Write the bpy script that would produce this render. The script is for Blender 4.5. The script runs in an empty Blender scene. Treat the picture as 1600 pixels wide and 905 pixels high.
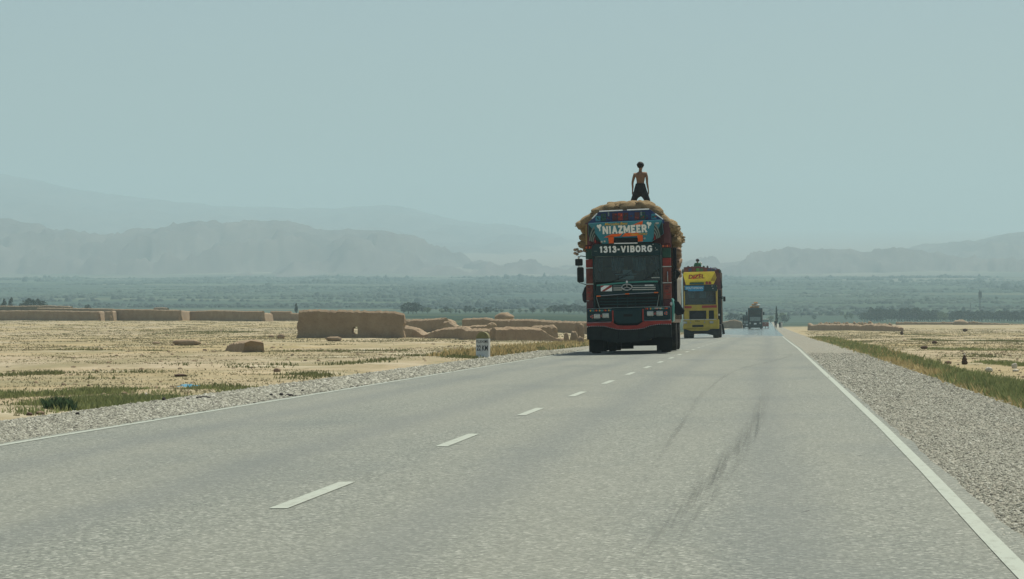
import bpy, bmesh, math, random
import numpy as np
from mathutils import Vector, Matrix, noise as mnoise

R = math.radians
rng = np.random.default_rng(7)
random.seed(7)
SC = bpy.context.scene
COL = SC.collection

# ------------------------------------------------------------------ camera
FPX = 4760.0                       # focal length in pixels of the 1600 px wide photograph
YAW, PITCH = math.atan(401 / FPX), math.atan(48.5 / FPX)
CAMZ = 1.0
cam_d = bpy.data.cameras.new("camera")
cam = bpy.data.objects.new("camera", cam_d)
COL.objects.link(cam)
cam.location = (0, 0, CAMZ)
cam.rotation_euler = (R(90) + PITCH, 0, YAW)
cam_d.sensor_width = 36
cam_d.lens = 36 * FPX / 1600
cam_d.clip_start = 0.2
cam_d.clip_end = 60000
SC.camera = cam

# ------------------------------------------------------------------ sky, sun, exposure
SUN_EL, SUN_AZ = R(64), R(27)      # azimuth from +Y (down the road) towards +X
w = bpy.data.worlds.new("World")
SC.world = w
w.use_nodes = True
nt = w.node_tree
bgn = nt.nodes["Background"]
sky = nt.nodes.new("ShaderNodeTexSky")
sky.sky_type = 'NISHITA'
sky.sun_disc = False
sky.sun_elevation = SUN_EL
sky.sun_rotation = SUN_AZ
sky.air_density = 1.0
sky.dust_density = 2.0
sky.ozone_density = 1.5
nt.links.new(sky.outputs[0], bgn.inputs[0])
bgn.inputs[1].default_value = 0.06
sun_d = bpy.data.lights.new("sun", 'SUN')
sun_d.energy = 4.2
sun_d.angle = R(0.6)
sun_d.color = (1.0, 0.97, 0.85)
sun = bpy.data.objects.new("sun", sun_d)
COL.objects.link(sun)
sdir = Vector((math.sin(SUN_AZ) * math.cos(SUN_EL), math.cos(SUN_AZ) * math.cos(SUN_EL), math.sin(SUN_EL)))
sun.rotation_euler = sdir.to_track_quat('Z', 'Y').to_euler()
sun.location = (0, 0, 50)
SC.view_settings.view_transform = 'Standard'
SC.view_settings.look = 'None'
SC.view_settings.gamma = 1
SC.view_settings.exposure = 0.40
SC.render.engine = 'CYCLES'
SC.cycles.use_denoising = True
SC.cycles.volume_bounces = 1
SC.cycles.max_bounces = 6
SC.cycles.diffuse_bounces = 2
SC.cycles.transparent_max_bounces = 8

HAZE_DENSITY = 2.1e-4
HAZE_COLOR = (0.585, 0.785, 0.84)

# ------------------------------------------------------------------ helpers: materials
def mat(name, color, rough=0.8, metal=0.0, var=0.15, scale=6.0, bump=0.0, bscale=None, dust=0.0, spec=0.3, coat=0.0):
    m = bpy.data.materials.new(name)
    m.use_nodes = True
    t = m.node_tree
    b = t.nodes["Principled BSDF"]
    b.inputs["Roughness"].default_value = rough
    b.inputs["Metallic"].default_value = metal
    b.inputs["Specular IOR Level"].default_value = spec
    if coat:
        b.inputs["Coat Weight"].default_value = coat
        b.inputs["Coat Roughness"].default_value = 0.12
    tc = t.nodes.new("ShaderNodeTexCoord")
    n = t.nodes.new("ShaderNodeTexNoise")
    n.inputs["Scale"].default_value = scale
    n.inputs["Detail"].default_value = 5
    t.links.new(tc.outputs["Object"], n.inputs["Vector"])
    mr = t.nodes.new("ShaderNodeMapRange")
    mr.inputs[1].default_value = 0.3
    mr.inputs[2].default_value = 0.7
    mr.inputs[3].default_value = 1 - var
    mr.inputs[4].default_value = 1 + var
    t.links.new(n.outputs[0], mr.inputs[0])
    mx = t.nodes.new("ShaderNodeMix")
    mx.data_type = 'RGBA'
    mx.blend_type = 'MULTIPLY'
    mx.inputs[0].default_value = 1
    mx.inputs[6].default_value = (*color, 1)
    t.links.new(mr.outputs[0], mx.inputs[7])
    out = mx.outputs[2]
    if dust:
        n2 = t.nodes.new("ShaderNodeTexNoise")
        n2.inputs["Scale"].default_value = scale * 0.35
        n2.inputs["Detail"].default_value = 6
        t.links.new(tc.outputs["Object"], n2.inputs["Vector"])
        mr2 = t.nodes.new("ShaderNodeMapRange")
        mr2.inputs[1].default_value = 0.35
        mr2.inputs[2].default_value = 0.75
        mr2.inputs[4].default_value = dust
        t.links.new(n2.outputs[0], mr2.inputs[0])
        m2 = t.nodes.new("ShaderNodeMix")
        m2.data_type = 'RGBA'
        t.links.new(mr2.outputs[0], m2.inputs[0])
        t.links.new(out, m2.inputs[6])
        m2.inputs[7].default_value = (0.26, 0.22, 0.16, 1)
        out = m2.outputs[2]
    t.links.new(out, b.inputs["Base Color"])
    if bump:
        n3 = t.nodes.new("ShaderNodeTexNoise")
        n3.inputs["Scale"].default_value = bscale or scale * 4
        n3.inputs["Detail"].default_value = 6
        t.links.new(tc.outputs["Object"], n3.inputs["Vector"])
        bp = t.nodes.new("ShaderNodeBump")
        bp.inputs["Strength"].default_value = bump
        bp.inputs["Distance"].default_value = 0.05
        t.links.new(n3.outputs[0], bp.inputs["Height"])
        t.links.new(bp.outputs[0], b.inputs["Normal"])
    return m

class NB:
    """small node-graph builder"""
    def __init__(s, name):
        s.m = bpy.data.materials.new(name)
        s.m.use_nodes = True
        s.t = s.m.node_tree
        s.b = s.t.nodes["Principled BSDF"]
        s.g = s.t.nodes.new("ShaderNodeNewGeometry")
    def link(s, a, b):
        s.t.links.new(a, b)
    def pos(s, scale=(1, 1, 1)):
        mp = s.t.nodes.new("ShaderNodeMapping")
        mp.inputs["Scale"].default_value = scale
        s.link(s.g.outputs["Position"], mp.inputs[0])
        return mp.outputs[0]
    def noise(s, vec, scale, detail=5, rough=0.55):
        n = s.t.nodes.new("ShaderNodeTexNoise")
        n.inputs["Scale"].default_value = scale
        n.inputs["Detail"].default_value = detail
        n.inputs["Roughness"].default_value = rough
        s.link(vec, n.inputs["Vector"])
        return n.outputs[0]
    def voro(s, vec, scale, out="Color"):
        n = s.t.nodes.new("ShaderNodeTexVoronoi")
        n.inputs["Scale"].default_value = scale
        s.link(vec, n.inputs["Vector"])
        return n.outputs[out]
    def rng(s, v, a, b, c=0.0, d=1.0, smooth=False):
        n = s.t.nodes.new("ShaderNodeMapRange")
        if smooth:
            n.interpolation_type = 'SMOOTHSTEP'
        for i, x in enumerate((a, b, c, d)):
            n.inputs[i + 1].default_value = x
        s.link(v, n.inputs[0])
        return n.outputs[0]
    def math(s, op, a, b=None):
        n = s.t.nodes.new("ShaderNodeMath")
        n.operation = op
        for i, x in enumerate((a, b)):
            if x is None:
                continue
            if isinstance(x, (int, float)):
                n.inputs[i].default_value = x
            else:
                s.link(x, n.inputs[i])
        return n.outputs[0]
    def mix(s, fac, a, b, mode='MIX'):
        n = s.t.nodes.new("ShaderNodeMix")
        n.data_type = 'RGBA'
        n.blend_type = mode
        for i, x in ((0, fac), (6, a), (7, b)):
            if isinstance(x, (int, float)):
                n.inputs[i].default_value = x
            elif isinstance(x, tuple):
                n.inputs[i].default_value = (*x, 1)
            else:
                s.link(x, n.inputs[i])
        return n.outputs[2]
    def sep(s, v=None):
        n = s.t.nodes.new("ShaderNodeSeparateXYZ")
        s.link(v or s.g.outputs["Position"], n.inputs[0])
        return n.outputs
    def attr(s, name):
        n = s.t.nodes.new("ShaderNodeAttribute")
        n.attribute_name = name
        return n.outputs["Fac"]
    def ramp(s, fac, stops):
        n = s.t.nodes.new("ShaderNodeValToRGB")
        e = n.color_ramp.elements
        while len(e) < len(stops):
            e.new(0.5)
        for el, (p, c) in zip(e, stops):
            el.position = p
            el.color = (*c, 1)
        s.link(fac, n.inputs[0])
        return n.outputs[0]
    def bump(s, h, strength, dist):
        n = s.t.nodes.new("ShaderNodeBump")
        n.inputs["Strength"].default_value = strength
        n.inputs["Distance"].default_value = dist
        s.link(h, n.inputs["Height"])
        s.link(n.outputs[0], s.b.inputs["Normal"])
    def done(s, color, rough=0.9, spec=0.2):
        if isinstance(color, tuple):
            s.b.inputs["Base Color"].default_value = (*color, 1)
        else:
            s.link(color, s.b.inputs["Base Color"])
        if isinstance(rough, (int, float)):
            s.b.inputs["Roughness"].default_value = rough
        else:
            s.link(rough, s.b.inputs["Roughness"])
        s.b.inputs["Specular IOR Level"].default_value = spec
        return s.m

# ------------------------------------------------------------------ helpers: objects
def tag(o, label=None, cat=None, group=None, kind=None):
    if label: o['label'] = label
    if cat: o['category'] = cat
    if group: o['group'] = group
    if kind: o['kind'] = kind
    return o

def link(name, me, parent=None):
    o = bpy.data.objects.new(name, me)
    COL.objects.link(o)
    if parent is not None:
        o.parent = parent
    return o

def thing(name, label, cat, loc=(0, 0, 0), rot=(0, 0, 0), group=None):
    o = bpy.data.objects.new(name, None)
    o.empty_display_size = 0.3
    COL.objects.link(o)
    o.location = loc
    o.rotation_euler = rot
    return tag(o, label, cat, group)

def np_mesh(name, V, F, mats=(), smooth=False, face_attr=None, midx=None):
    V = np.asarray(V, dtype=np.float32)
    F = np.asarray(F, dtype=np.int32)
    me = bpy.data.meshes.new(name)
    k = F.shape[1]
    me.vertices.add(len(V))
    me.vertices.foreach_set("co", V.ravel())
    me.loops.add(F.size)
    me.loops.foreach_set("vertex_index", F.ravel())
    me.polygons.add(len(F))
    me.polygons.foreach_set("loop_start", np.arange(0, F.size, k, dtype=np.int32))
    me.polygons.foreach_set("loop_total", np.full(len(F), k, dtype=np.int32))
    if smooth:
        me.polygons.foreach_set("use_smooth", np.ones(len(F), dtype=bool))
    for m in mats:
        me.materials.append(m)
    if midx is not None:
        me.polygons.foreach_set("material_index", np.asarray(midx, dtype=np.int32))
    me.update(calc_edges=True)
    if face_attr is not None:
        a = me.attributes.new("rnd", 'FLOAT', 'FACE')
        a.data.foreach_set("value", np.asarray(face_attr, dtype=np.float32))
    return me

class MB:
    """collects shapes, builds ONE mesh object"""
    def __init__(s):
        s.v, s.f = [], []
    def add(s, vs, fs):
        n = len(s.v)
        s.v += [tuple(p) for p in vs]
        s.f += [tuple(i + n for i in q) for q in fs]
        return s
    def box(s, x0, x1, y0, y1, z0, z1):
        return s.add([(x0, y0, z0), (x1, y0, z0), (x1, y1, z0), (x0, y1, z0), (x0, y0, z1), (x1, y0, z1), (x1, y1, z1), (x0, y1, z1)],
                     [(0, 3, 2, 1), (4, 5, 6, 7), (0, 1, 5, 4), (1, 2, 6, 5), (2, 3, 7, 6), (3, 0, 4, 7)])
    def poly(s, pts, y0, y1, y0s=None):
        """outline in (x,z), counter-clockwise seen from -y, extruded from y0 to y1; y0s: front depth per point"""
        n = len(pts)
        a = sum(pts[i][0] * pts[(i + 1) % n][1] - pts[(i + 1) % n][0] * pts[i][1] for i in range(n))
        idx = list(range(n)) if a > 0 else list(range(n))[::-1]
        fr = [(pts[i][0], (y0s[i] if y0s else y0), pts[i][1]) for i in idx]
        bk = [(pts[i][0], (y0s[i] + y1 - y0 if y0s else y1), pts[i][1]) for i in idx]
        return s.add(fr + bk, [tuple(range(n)), tuple(range(2 * n - 1, n - 1, -1))] +
                     [(i, i + n, (i + 1) % n + n, (i + 1) % n) for i in range(n)])
    def tube(s, path, r, n=8):
        path = [Vector(p) for p in path]
        rr = r if isinstance(r, (list, tuple)) else [r] * len(path)
        vs, fs = [], []
        for i, p in enumerate(path):
            d = (path[min(i + 1, len(path) - 1)] - path[max(i - 1, 0)]).normalized()
            up = Vector((0, 0, 1)) if abs(d.z) < 0.9 else Vector((1, 0, 0))
            a = d.cross(up).normalized()
            b = a.cross(d)
            for k in range(n):
                t = 2 * math.pi * k / n
                vs.append(p + (a * math.cos(t) + b * math.sin(t)) * rr[i])
        for i in range(len(path) - 1):
            for k in range(n):
                fs.append((i * n + k, i * n + (k + 1) % n, (i + 1) * n + (k + 1) % n, (i + 1) * n + k))
        fs.append(tuple(range(n - 1, -1, -1)))
        m = (len(path) - 1) * n
        fs.append(tuple(range(m, m + n)))
        return s.add(vs, fs)
    def lathe_x(s, cx, cy, cz, prof, n=28):
        """profile of (dx, r) spun about the x axis"""
        vs, fs = [], []
        for dx, r in prof:
            for k in range(n):
                t = 2 * math.pi * k / n
                vs.append((cx + dx, cy + r * math.cos(t), cz + r * math.sin(t)))
        for i in range(len(prof) - 1):
            for k in range(n):
                fs.append((i * n + k, (i + 1) * n + k, (i + 1) * n + (k + 1) % n, i * n + (k + 1) % n))
        return s.add(vs, fs)
    def ball(s, c, rx, ry=None, rz=None, n=10, m=7):
        ry = ry or rx
        rz = rz or rx
        vs, fs = [], []
        for i in range(m + 1):
            a = math.pi * i / m
            for k in range(n):
                t = 2 * math.pi * k / n
                vs.append((c[0] + rx * math.sin(a) * math.cos(t), c[1] + ry * math.sin(a) * math.sin(t), c[2] + rz * math.cos(a)))
        for i in range(m):
            for k in range(n):
                fs.append((i * n + k, (i + 1) * n + k, (i + 1) * n + (k + 1) % n, i * n + (k + 1) % n))
        return s.add(vs, fs)
    def build(s, name, m, parent=None, smooth=False, bevel=0.0, seg=2):
        me = bpy.data.meshes.new(name)
        me.from_pydata(s.v, [], s.f)
        me.materials.append(m)
        bm = bmesh.new()
        bm.from_mesh(me)
        bmesh.ops.remove_doubles(bm, verts=bm.verts, dist=1e-6)
        bmesh.ops.recalc_face_normals(bm, faces=bm.faces)
        bm.to_mesh(me)
        bm.free()
        if smooth:
            for p in me.polygons:
                p.use_smooth = True
        o = link(name, me, parent)
        if bevel:
            b = o.modifiers.new("bevel", 'BEVEL')
            b.width = bevel
            b.segments = seg
            b.limit_method = 'ANGLE'
        return o

def copy_tree(o, parent=None, loc=None, rot=None, label=None):
    c = o.copy()
    COL.objects.link(c)
    if parent is not None:
        c.parent = parent
    if loc is not None:
        c.location = loc
    if rot is not None:
        c.rotation_euler = rot
    if label:
        c['label'] = label
    for ch in list(o.children):
        copy_tree(ch, c)
    return c

def text_mesh(txt, size, m, name, parent, x, y, z, width=None, rot=0.0, ext=0.004, shear=0.0, bold=0.0, tilt=0.0):
    """flat lettering facing -y, centred on x,z"""
    cu = bpy.data.curves.new(name, 'FONT')
    cu.body = txt
    cu.size = 1
    cu.align_x = 'CENTER'
    cu.align_y = 'CENTER'
    cu.shear = shear
    cu.offset = bold
    cu.resolution_u = 3
    tmp = bpy.data.objects.new("tmp_text", cu)
    COL.objects.link(tmp)
    dg = bpy.context.evaluated_depsgraph_get()
    me = bpy.data.meshes.new_from_object(tmp.evaluated_get(dg))
    bpy.data.objects.remove(tmp)
    co = np.array([v.co[:] for v in me.vertices])
    mn, mx = co.min(0), co.max(0)
    ctr = (mn + mx) / 2
    sy = size / (mx[1] - mn[1])
    sx = (width / (mx[0] - mn[0])) if width else sy
    P = (co - ctr) * (sx, sy, 1)
    c, s_ = math.cos(rot), math.sin(rot)
    for v, p in zip(me.vertices, P):
        xx, zz = p[0] * c - p[1] * s_, p[0] * s_ + p[1] * c
        v.co = (xx, zz * math.sin(tilt), zz * math.cos(tilt))
    me.materials.clear()
    me.materials.append(m)
    o = link(name, me, parent)
    o.location = (x, y, z)
    return o

# slab-serif capitals built from strokes (unit height): strokes, serif feet
GL = {
 'N': (.95, [[(.14, 0), (.14, 1)], [(.14, 1), (.81, 0)], [(.81, 0), (.81, 1)]], [(.14, 0), (.14, 1), (.81, 1)]),
 'I': (.42, [[(.21, 0), (.21, 1)]], [(.21, 0), (.21, 1)]),
 'A': (.95, [[(.14, 0), (.47, 1)], [(.47, 1), (.8, 0)], [(.25, .33), (.7, .33)]], [(.14, 0), (.8, 0)]),
 'Z': (.8, [[(.08, .93), (.7, .93)], [(.7, .93), (.1, .07)], [(.1, .07), (.74, .07)]], []),
 'M': (1.15, [[(.14, 0), (.16, 1)], [(.16, 1), (.57, .2)], [(.57, .2), (.98, 1)], [(.98, 1), (1.0, 0)]], [(.14, 0), (1.0, 0), (.1, 1), (1.04, 1)]),
 'E': (.8, [[(.16, 0), (.16, 1)], [(.1, .93), (.72, .93)], [(.16, .5), (.58, .5)], [(.1, .07), (.74, .07)]], [(.16, 0), (.16, 1)]),
 'R': (.92, [[(.16, 0), (.16, 1)], [(.1, .93), (.55, .93), (.72, .8), (.72, .62), (.55, .48), (.16, .48)], [(.5, .48), (.8, 0)]], [(.16, 0), (.16, 1), (.8, 0)]),
 'V': (.92, [[(.1, 1), (.45, 0)], [(.45, 0), (.8, 1)]], [(.1, 1), (.8, 1)]),
 'B': (.85, [[(.16, 0), (.16, 1)], [(.1, .93), (.55, .93), (.68, .8), (.66, .6), (.5, .52), (.16, .52)], [(.5, .52), (.72, .42), (.74, .2), (.58, .07), (.1, .07)]], []),
 'O': (.9, [[(.45, .96), (.2, .86), (.1, .5), (.2, .14), (.45, .04), (.7, .14), (.8, .5), (.7, .86), (.45, .96)]], []),
 'G': (.9, [[(.74, .78), (.6, .94), (.35, .94), (.14, .75), (.1, .5), (.16, .2), (.38, .04), (.62, .08), (.74, .22), (.74, .44)], [(.5, .44), (.82, .44)]], []),
 '1': (.55, [[(.3, 0), (.3, 1)], [(.3, .95), (.1, .78)]], [(.3, 0)]),
 '3': (.72, [[(.1, .8), (.25, .95), (.5, .93), (.58, .75), (.45, .55), (.28, .53)], [(.45, .53), (.62, .4), (.6, .15), (.42, .04), (.2, .06), (.08, .22)]], []),
 '-': (.5, [[(.08, .45), (.4, .45)]], []),
 ' ': (.35, [], []),
}
def slab_text(txt, height, width, m, name, parent, x, y, z, th=.2, tilt=0.0, rot=0.0, gap=.12):
    total = sum(GL[c][0] + gap for c in txt) - gap
    b = MB()
    cx = -total / 2
    sx = width / total
    k = 0
    def put(x0, z0, x1, z1, t):
        nonlocal k
        d = Vector((x1 - x0, z1 - z0))
        L = d.length
        if L < 1e-6:
            return
        d /= L
        nrm = Vector((-d.y, d.x)) * t / 2
        e = d * t * .18
        q = [(x0 - e.x + nrm.x, z0 - e.y + nrm.y), (x1 + e.x + nrm.x, z1 + e.y + nrm.y), (x1 + e.x - nrm.x, z1 + e.y - nrm.y), (x0 - e.x - nrm.x, z0 - e.y - nrm.y)]
        yy = -0.0005 * (k % 17)
        k += 1
        P = []
        for (a, c) in q:
            xx, zz = (cx + a) * sx, (c - .5) * height
            xr, zr = xx * math.cos(rot) - zz * math.sin(rot), xx * math.sin(rot) + zz * math.cos(rot)
            P.append((xr, yy + zr * math.sin(tilt), zr * math.cos(tilt)))
        b.add(P, [(3, 2, 1, 0)])
    for c in txt:
        wd, st, sf = GL[c]
        for line in st:
            for p, q in zip(line[:-1], line[1:]):
                put(p[0], p[1], q[0], q[1], th)
        for (sx_, sz_) in sf:
            zz = sz_ + (.05 if sz_ < .5 else -.05)
            put(sx_ - .15, zz, sx_ + .15, zz, .12)
        cx += wd + gap
    o = b.build(name, m, parent)
    o.location = (x, y, z)
    return o

# ------------------------------------------------------------------ numpy noise
def _hash(ix, iy, seed):
    h = (ix.astype(np.int64) * 374761393 + iy.astype(np.int64) * 668265263 + seed * 974634777) & 0x7fffffff
    h = ((h ^ (h >> 13)) * 1274126177) & 0x7fffffff
    return ((h ^ (h >> 16)) & 0xffff) / 65535.0
def vnoise(x, y, seed=0):
    x = np.asarray(x, float); y = np.asarray(y, float)
    ix, iy = np.floor(x), np.floor(y)
    fx, fy = x - ix, y - iy
    fx = fx * fx * (3 - 2 * fx); fy = fy * fy * (3 - 2 * fy)
    a, b = _hash(ix, iy, seed), _hash(ix + 1, iy, seed)
    c, d = _hash(ix, iy + 1, seed), _hash(ix + 1, iy + 1, seed)
    return (a * (1 - fx) + b * fx) * (1 - fy) + (c * (1 - fx) + d * fx) * fy
def fbm(x, y, oct=4, seed=0):
    s, a, t = 0, 1.0, 0
    for i in range(oct):
        s = s + a * vnoise(x * 2 ** i, y * 2 ** i, seed + i * 13)
        t += a
        a *= .5
    return s / t
def sstep(x, a, b):
    t = np.clip((x - a) / (b - a), 0, 1)
    return t * t * (3 - 2 * t)

# ------------------------------------------------------------------ pixel of the photograph -> place
_fw = Vector((-math.sin(YAW) * math.cos(PITCH), math.cos(YAW) * math.cos(PITCH), math.sin(PITCH)))
_rt = Vector((math.cos(YAW), math.sin(YAW), 0))
_up = _rt.cross(_fw)
def ray(px, py):
    return _fw + _rt * ((px - 800) / FPX) + _up * ((452.5 - py) / FPX)
def at(px, py, Y):
    d = ray(px, py)
    return Vector((0, 0, CAMZ)) + d * (Y / d.y)

# ------------------------------------------------------------------ the lie of the land
FAR = [(2000, 12), (2500, 21.5), (3200, 37), (4500, 66), (6000, 120), (14000, 420)]
T_ROAD = np.array([(-99, 0), (110, 0), (209, -.185), (360, -.29), (517, -.36), (700, -.33), (1000, 0), (1500, .6)] + FAR).T
T_LEFT = np.array([(-99, -.1), (160, -.1), (194, -.06), (260, .2), (350, .65), (450, 1.1), (560, 1.4), (700, 2), (1000, 3.2), (1500, 5)] + FAR).T
T_RIGHT = np.array([(-99, -.1), (110, -.12), (250, -.24), (380, -.22), (600, .1), (1000, .4), (1500, .7)] + FAR).T
def road_z(Y):
    return np.interp(Y, *T_ROAD)
def camber(X):
    return -.0145 * np.maximum(0, -2.59 - np.asarray(X, float))
EL, ER = -8.34, 2.9                # outer edges of the gravel shoulders
def ground(X, Y):
    X = np.asarray(X, float); Y = np.asarray(Y, float)
    rz = road_z(Y)
    wl = sstep(-X, 8.6, 9.2 + np.maximum(Y - 100, 0) * .07)
    wr = sstep(X, 3.2, 4.2 + np.maximum(Y - 100, 0) * .05)
    z = (rz - .13) * (1 - wl - wr) + np.interp(Y, *T_LEFT) * wl + np.interp(Y, *T_RIGHT) * wr
    near = (1 - sstep(Y, 350, 700)) * np.clip(wl + wr, 0, 1)
    b = .06 * (fbm(X * 1.1, Y * 1.1, 3, 5) - .5) + .10 * (fbm(X * .18, Y * .18, 2, 9) - .5)
    bund = np.maximum(0, 1 - np.abs(((Y + 1.5 * np.sin(X * .11) + 2.5 * fbm(X * .05, Y * .01, 2, 3)) % 13.0) - 6.5) / .7)
    b = b + .07 * bund * (vnoise(X * .08, Y * .08, 31) > .42)
    far = sstep(Y, 1700, 2600) * 5 * (fbm(X * .004, Y * .004, 3, 17) - .5)
    return z + near * b + far
def gz(X, Y):
    return float(ground(X, Y))
def on_ground(px, py, y0=9, y1=1500):
    d = ray(px, py)
    prev = None
    Y = y0
    while Y < y1:
        p = Vector((0, 0, CAMZ)) + d * (Y / d.y)
        z = gz(p.x, p.y)
        if EL < p.x < ER:
            z = float(road_z(Y) + camber(p.x))
        if p.z <= z:
            return Vector((p.x, p.y, z))
        Y *= 1.004
    return Vector((p.x, p.y, z))
def px_of(P):
    d = Vector(P) - Vector((0, 0, CAMZ))
    return 800 + FPX * d.dot(_rt) / d.dot(_fw), 452.5 - FPX * d.dot(_up) / d.dot(_fw)
# ================================================================== SETTING: ground
def make_ground():
    a = np.concatenate([np.arange(-180, -24, 4), np.arange(-24, -15.5, .25), np.arange(-15.5, 6.0, .05), np.arange(6.0, 14, .25), np.arange(14, 180, 4)])
    r = [1.5]
    while r[-1] < 13300:
        r.append(r[-1] * (1.05 if r[-1] < 18 else 1.011 if r[-1] < 300 else 1.02 if r[-1] < 900 else 1.05))
    r = np.array(r)
    A, RR = np.meshgrid(np.radians(a), r)
    X, Y = RR * np.sin(A), RR * np.cos(A)
    Z = ground(X, Y)
    na, nr = len(a), len(r)
    V = np.stack([X.ravel(), Y.ravel(), Z.ravel()], 1)
    i = np.arange(nr - 1)[:, None] * na
    j = np.arange(na)[None, :]
    jn = (j + 1) % na
    F = np.stack([(i + j).ravel(), (i + jn).ravel(), (i + na + jn).ravel(), (i + na + j).ravel()], 1)
    F = F[:, ::-1]
    n = NB("dry_soil")
    P = n.g.outputs["Position"]
    px, py, pz = n.sep()
    big = n.noise(n.pos((.05, .02, 0)), 1.0, 4)
    med = n.noise(n.pos((.35, .22, 0)), 1.0, 5)
    fin = n.noise(n.pos((2.2, 1.2, 0)), 1.0, 6, .7)
    c = n.mix(n.rng(med, .32, .68), (.295, .24, .155), (.40, .335, .235))
    c = n.mix(n.rng(big, .42, .62), c, (.35, .275, .150))
    c = n.mix(n.rng(fin, .5, .72, 0, .55), c, (.20, .155, .085))
    stub = n.noise(n.pos((.5, .08, 0)), 1.0, 6, .65)
    c = n.mix(n.rng(stub, .44, .62, 0, .62), c, (.185, .165, .080))
    ol = n.noise(n.pos((.10, .35, 0)), 1.0, 6, .7)
    c = n.mix(n.rng(ol, .52, .66, 0, .55), c, (.20, .19, .115))
    spk = n.noise(n.pos((5, 2.2, 0)), 1.0, 4, .75)
    c = n.mix(n.rng(spk, .55, .75, 0, .5), c, (.15, .125, .075))
    pale = n.noise(n.pos((.09, .13, 0)), 2.1, 4)
    c = n.mix(n.rng(pale, .58, .66, 0, .6), c, (.46, .41, .30))
    # farmland beyond the ruins: green fields, orchards and strips of bare soil
    f1 = n.noise(n.pos((.0030, .0045, 0)), 1.0, 3, .5)
    f2 = n.noise(n.pos((.006, .014, 0)), 1.0, 5, .6)
    g = n.mix(n.rng(f1, .40, .60), (.018, .040, .030), (.052, .076, .040))
    g = n.mix(n.rng(f2, .40, .66, 0, .7), g, (.018, .038, .030))
    g = n.mix(n.rng(n.noise(n.pos((.0009, .0095, 0)), 1.0, 4), .58, .68, 0, .6), g, (.15, .145, .085))
    # where the fields end: sooner behind the ruins, later on the right
    st = n.math('ADD', n.rng(px, -62, -42, 455, 275), n.rng(px, -12, 4, 0, 365))
    c = n.mix(n.rng(n.math('DIVIDE', py, st), 1.0, 1.22), c, g)
    bare = n.rng(n.math('ADD', pz, n.rng(n.noise(n.pos((.002, .002, 0)), 1.0, 4), .3, .7, -26, 26)), 48, 98)
    c = n.mix(bare, c, (.20, .17, .135))
    n.bump(fin, .5, .04)
    o = link("ground", np_mesh("ground", V, F, [n.done(c, .95, .1)], True))
    tag(o, kind='structure')
make_ground()

# ================================================================== road, shoulders, markings
ROADX = [-6.62, -6.476, -5.6, -4.6, -3.6, -2.59, -1.6, -.7, .2, .95, 1.17]
YS = np.concatenate([np.arange(-30, 60, .8), np.arange(60, 220, 2.0), np.arange(220, 1300, 12.0)])
def strip(name, m, xs, dz, parent=None, edge_l=None, edge_r=None, ys=YS):
    V = []
    for Y in ys:
        x = list(xs)
        if edge_l: x[0] += edge_l(Y)
        if edge_r: x[-1] += edge_r(Y)
        for k, X in enumerate(x):
            V.append((X, Y, float(road_z(Y) + camber(X)) + (dz[k] if isinstance(dz, (list, tuple)) else dz)))
    n = len(xs)
    F = [(i * n + k, i * n + k + 1, (i + 1) * n + k + 1, (i + 1) * n + k) for i in range(len(ys) - 1) for k in range(n - 1)]
    return link(name, np_mesh(name, V, F, [m], True), parent)

def asphalt():
    n = NB("asphalt")
    px, py, pz = n.sep()
    P = n.g.outputs["Position"]
    st = n.voro(n.pos((1, 1, 0)), 58)
    stv = n.math('MULTIPLY', n.sep(st)[0], 1.0)
    st2 = n.sep(n.voro(n.pos((1, 1, 0)), 30))[1]
    worn = n.noise(n.pos((.9, .045, 0)), 1.0, 5)
    patch = n.noise(n.pos((.35, .12, 0)), 1.0, 5, .6)
    c = n.ramp(stv, [(0, (.070, .080, .064)), (.4, (.142, .155, .126)), (.8, (.195, .206, .168)), (1, (.40, .405, .345))])
    c = n.mix(n.rng(st2, .55, 1, 0, .30), c, (.105, .110, .098))
    c = n.mix(n.rng(worn, .35, .68, .0, .42), c, (.215, .215, .170))
    c = n.mix(n.rng(patch, .50, .68, 0, .42), c, (.098, .115, .106))
    # polished wheel tracks run along the road
    def track(x0, w_):
        d = n.math('ABSOLUTE', n.math('SUBTRACT', n.math('ADD', px, n.rng(n.noise(n.pos((0, .03, 0)), 1.0, 2), .3, .7, -.2, .2)), x0))
        return n.rng(d, 0, w_, 1, 0, True)
    t = n.math('MAXIMUM', n.math('MAXIMUM', track(-1.75, .45), track(-.02, .45)), n.math('MAXIMUM', track(-3.6, .45), track(-5.4, .45)))
    c = n.mix(n.math('MULTIPLY', t, .32), c, (.098, .112, .108))
    far = n.rng(n.math('ADD', py, n.rng(n.noise(n.pos((.13, .07, 0)), 1.0, 5, .7), .3, .7, -55, 55)), 228, 252, 0, 1)
    rough = n.rng(far, 0, 1, .82, .07)
    n.bump(stv, .45, .006)
    m = n.done(c, rough, .35)
    return m
M_ASPH = asphalt()
wob = lambda s, a, k=1.3: (lambda Y: a * (2 * float(fbm(np.array(Y * k), np.array(s), 2, 4)) - 1))
road = strip("road", M_ASPH, ROADX, 0.0, None, wob(1.5, .06), wob(7.5, .05, 1.9))
tag(road, kind='structure')

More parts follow.
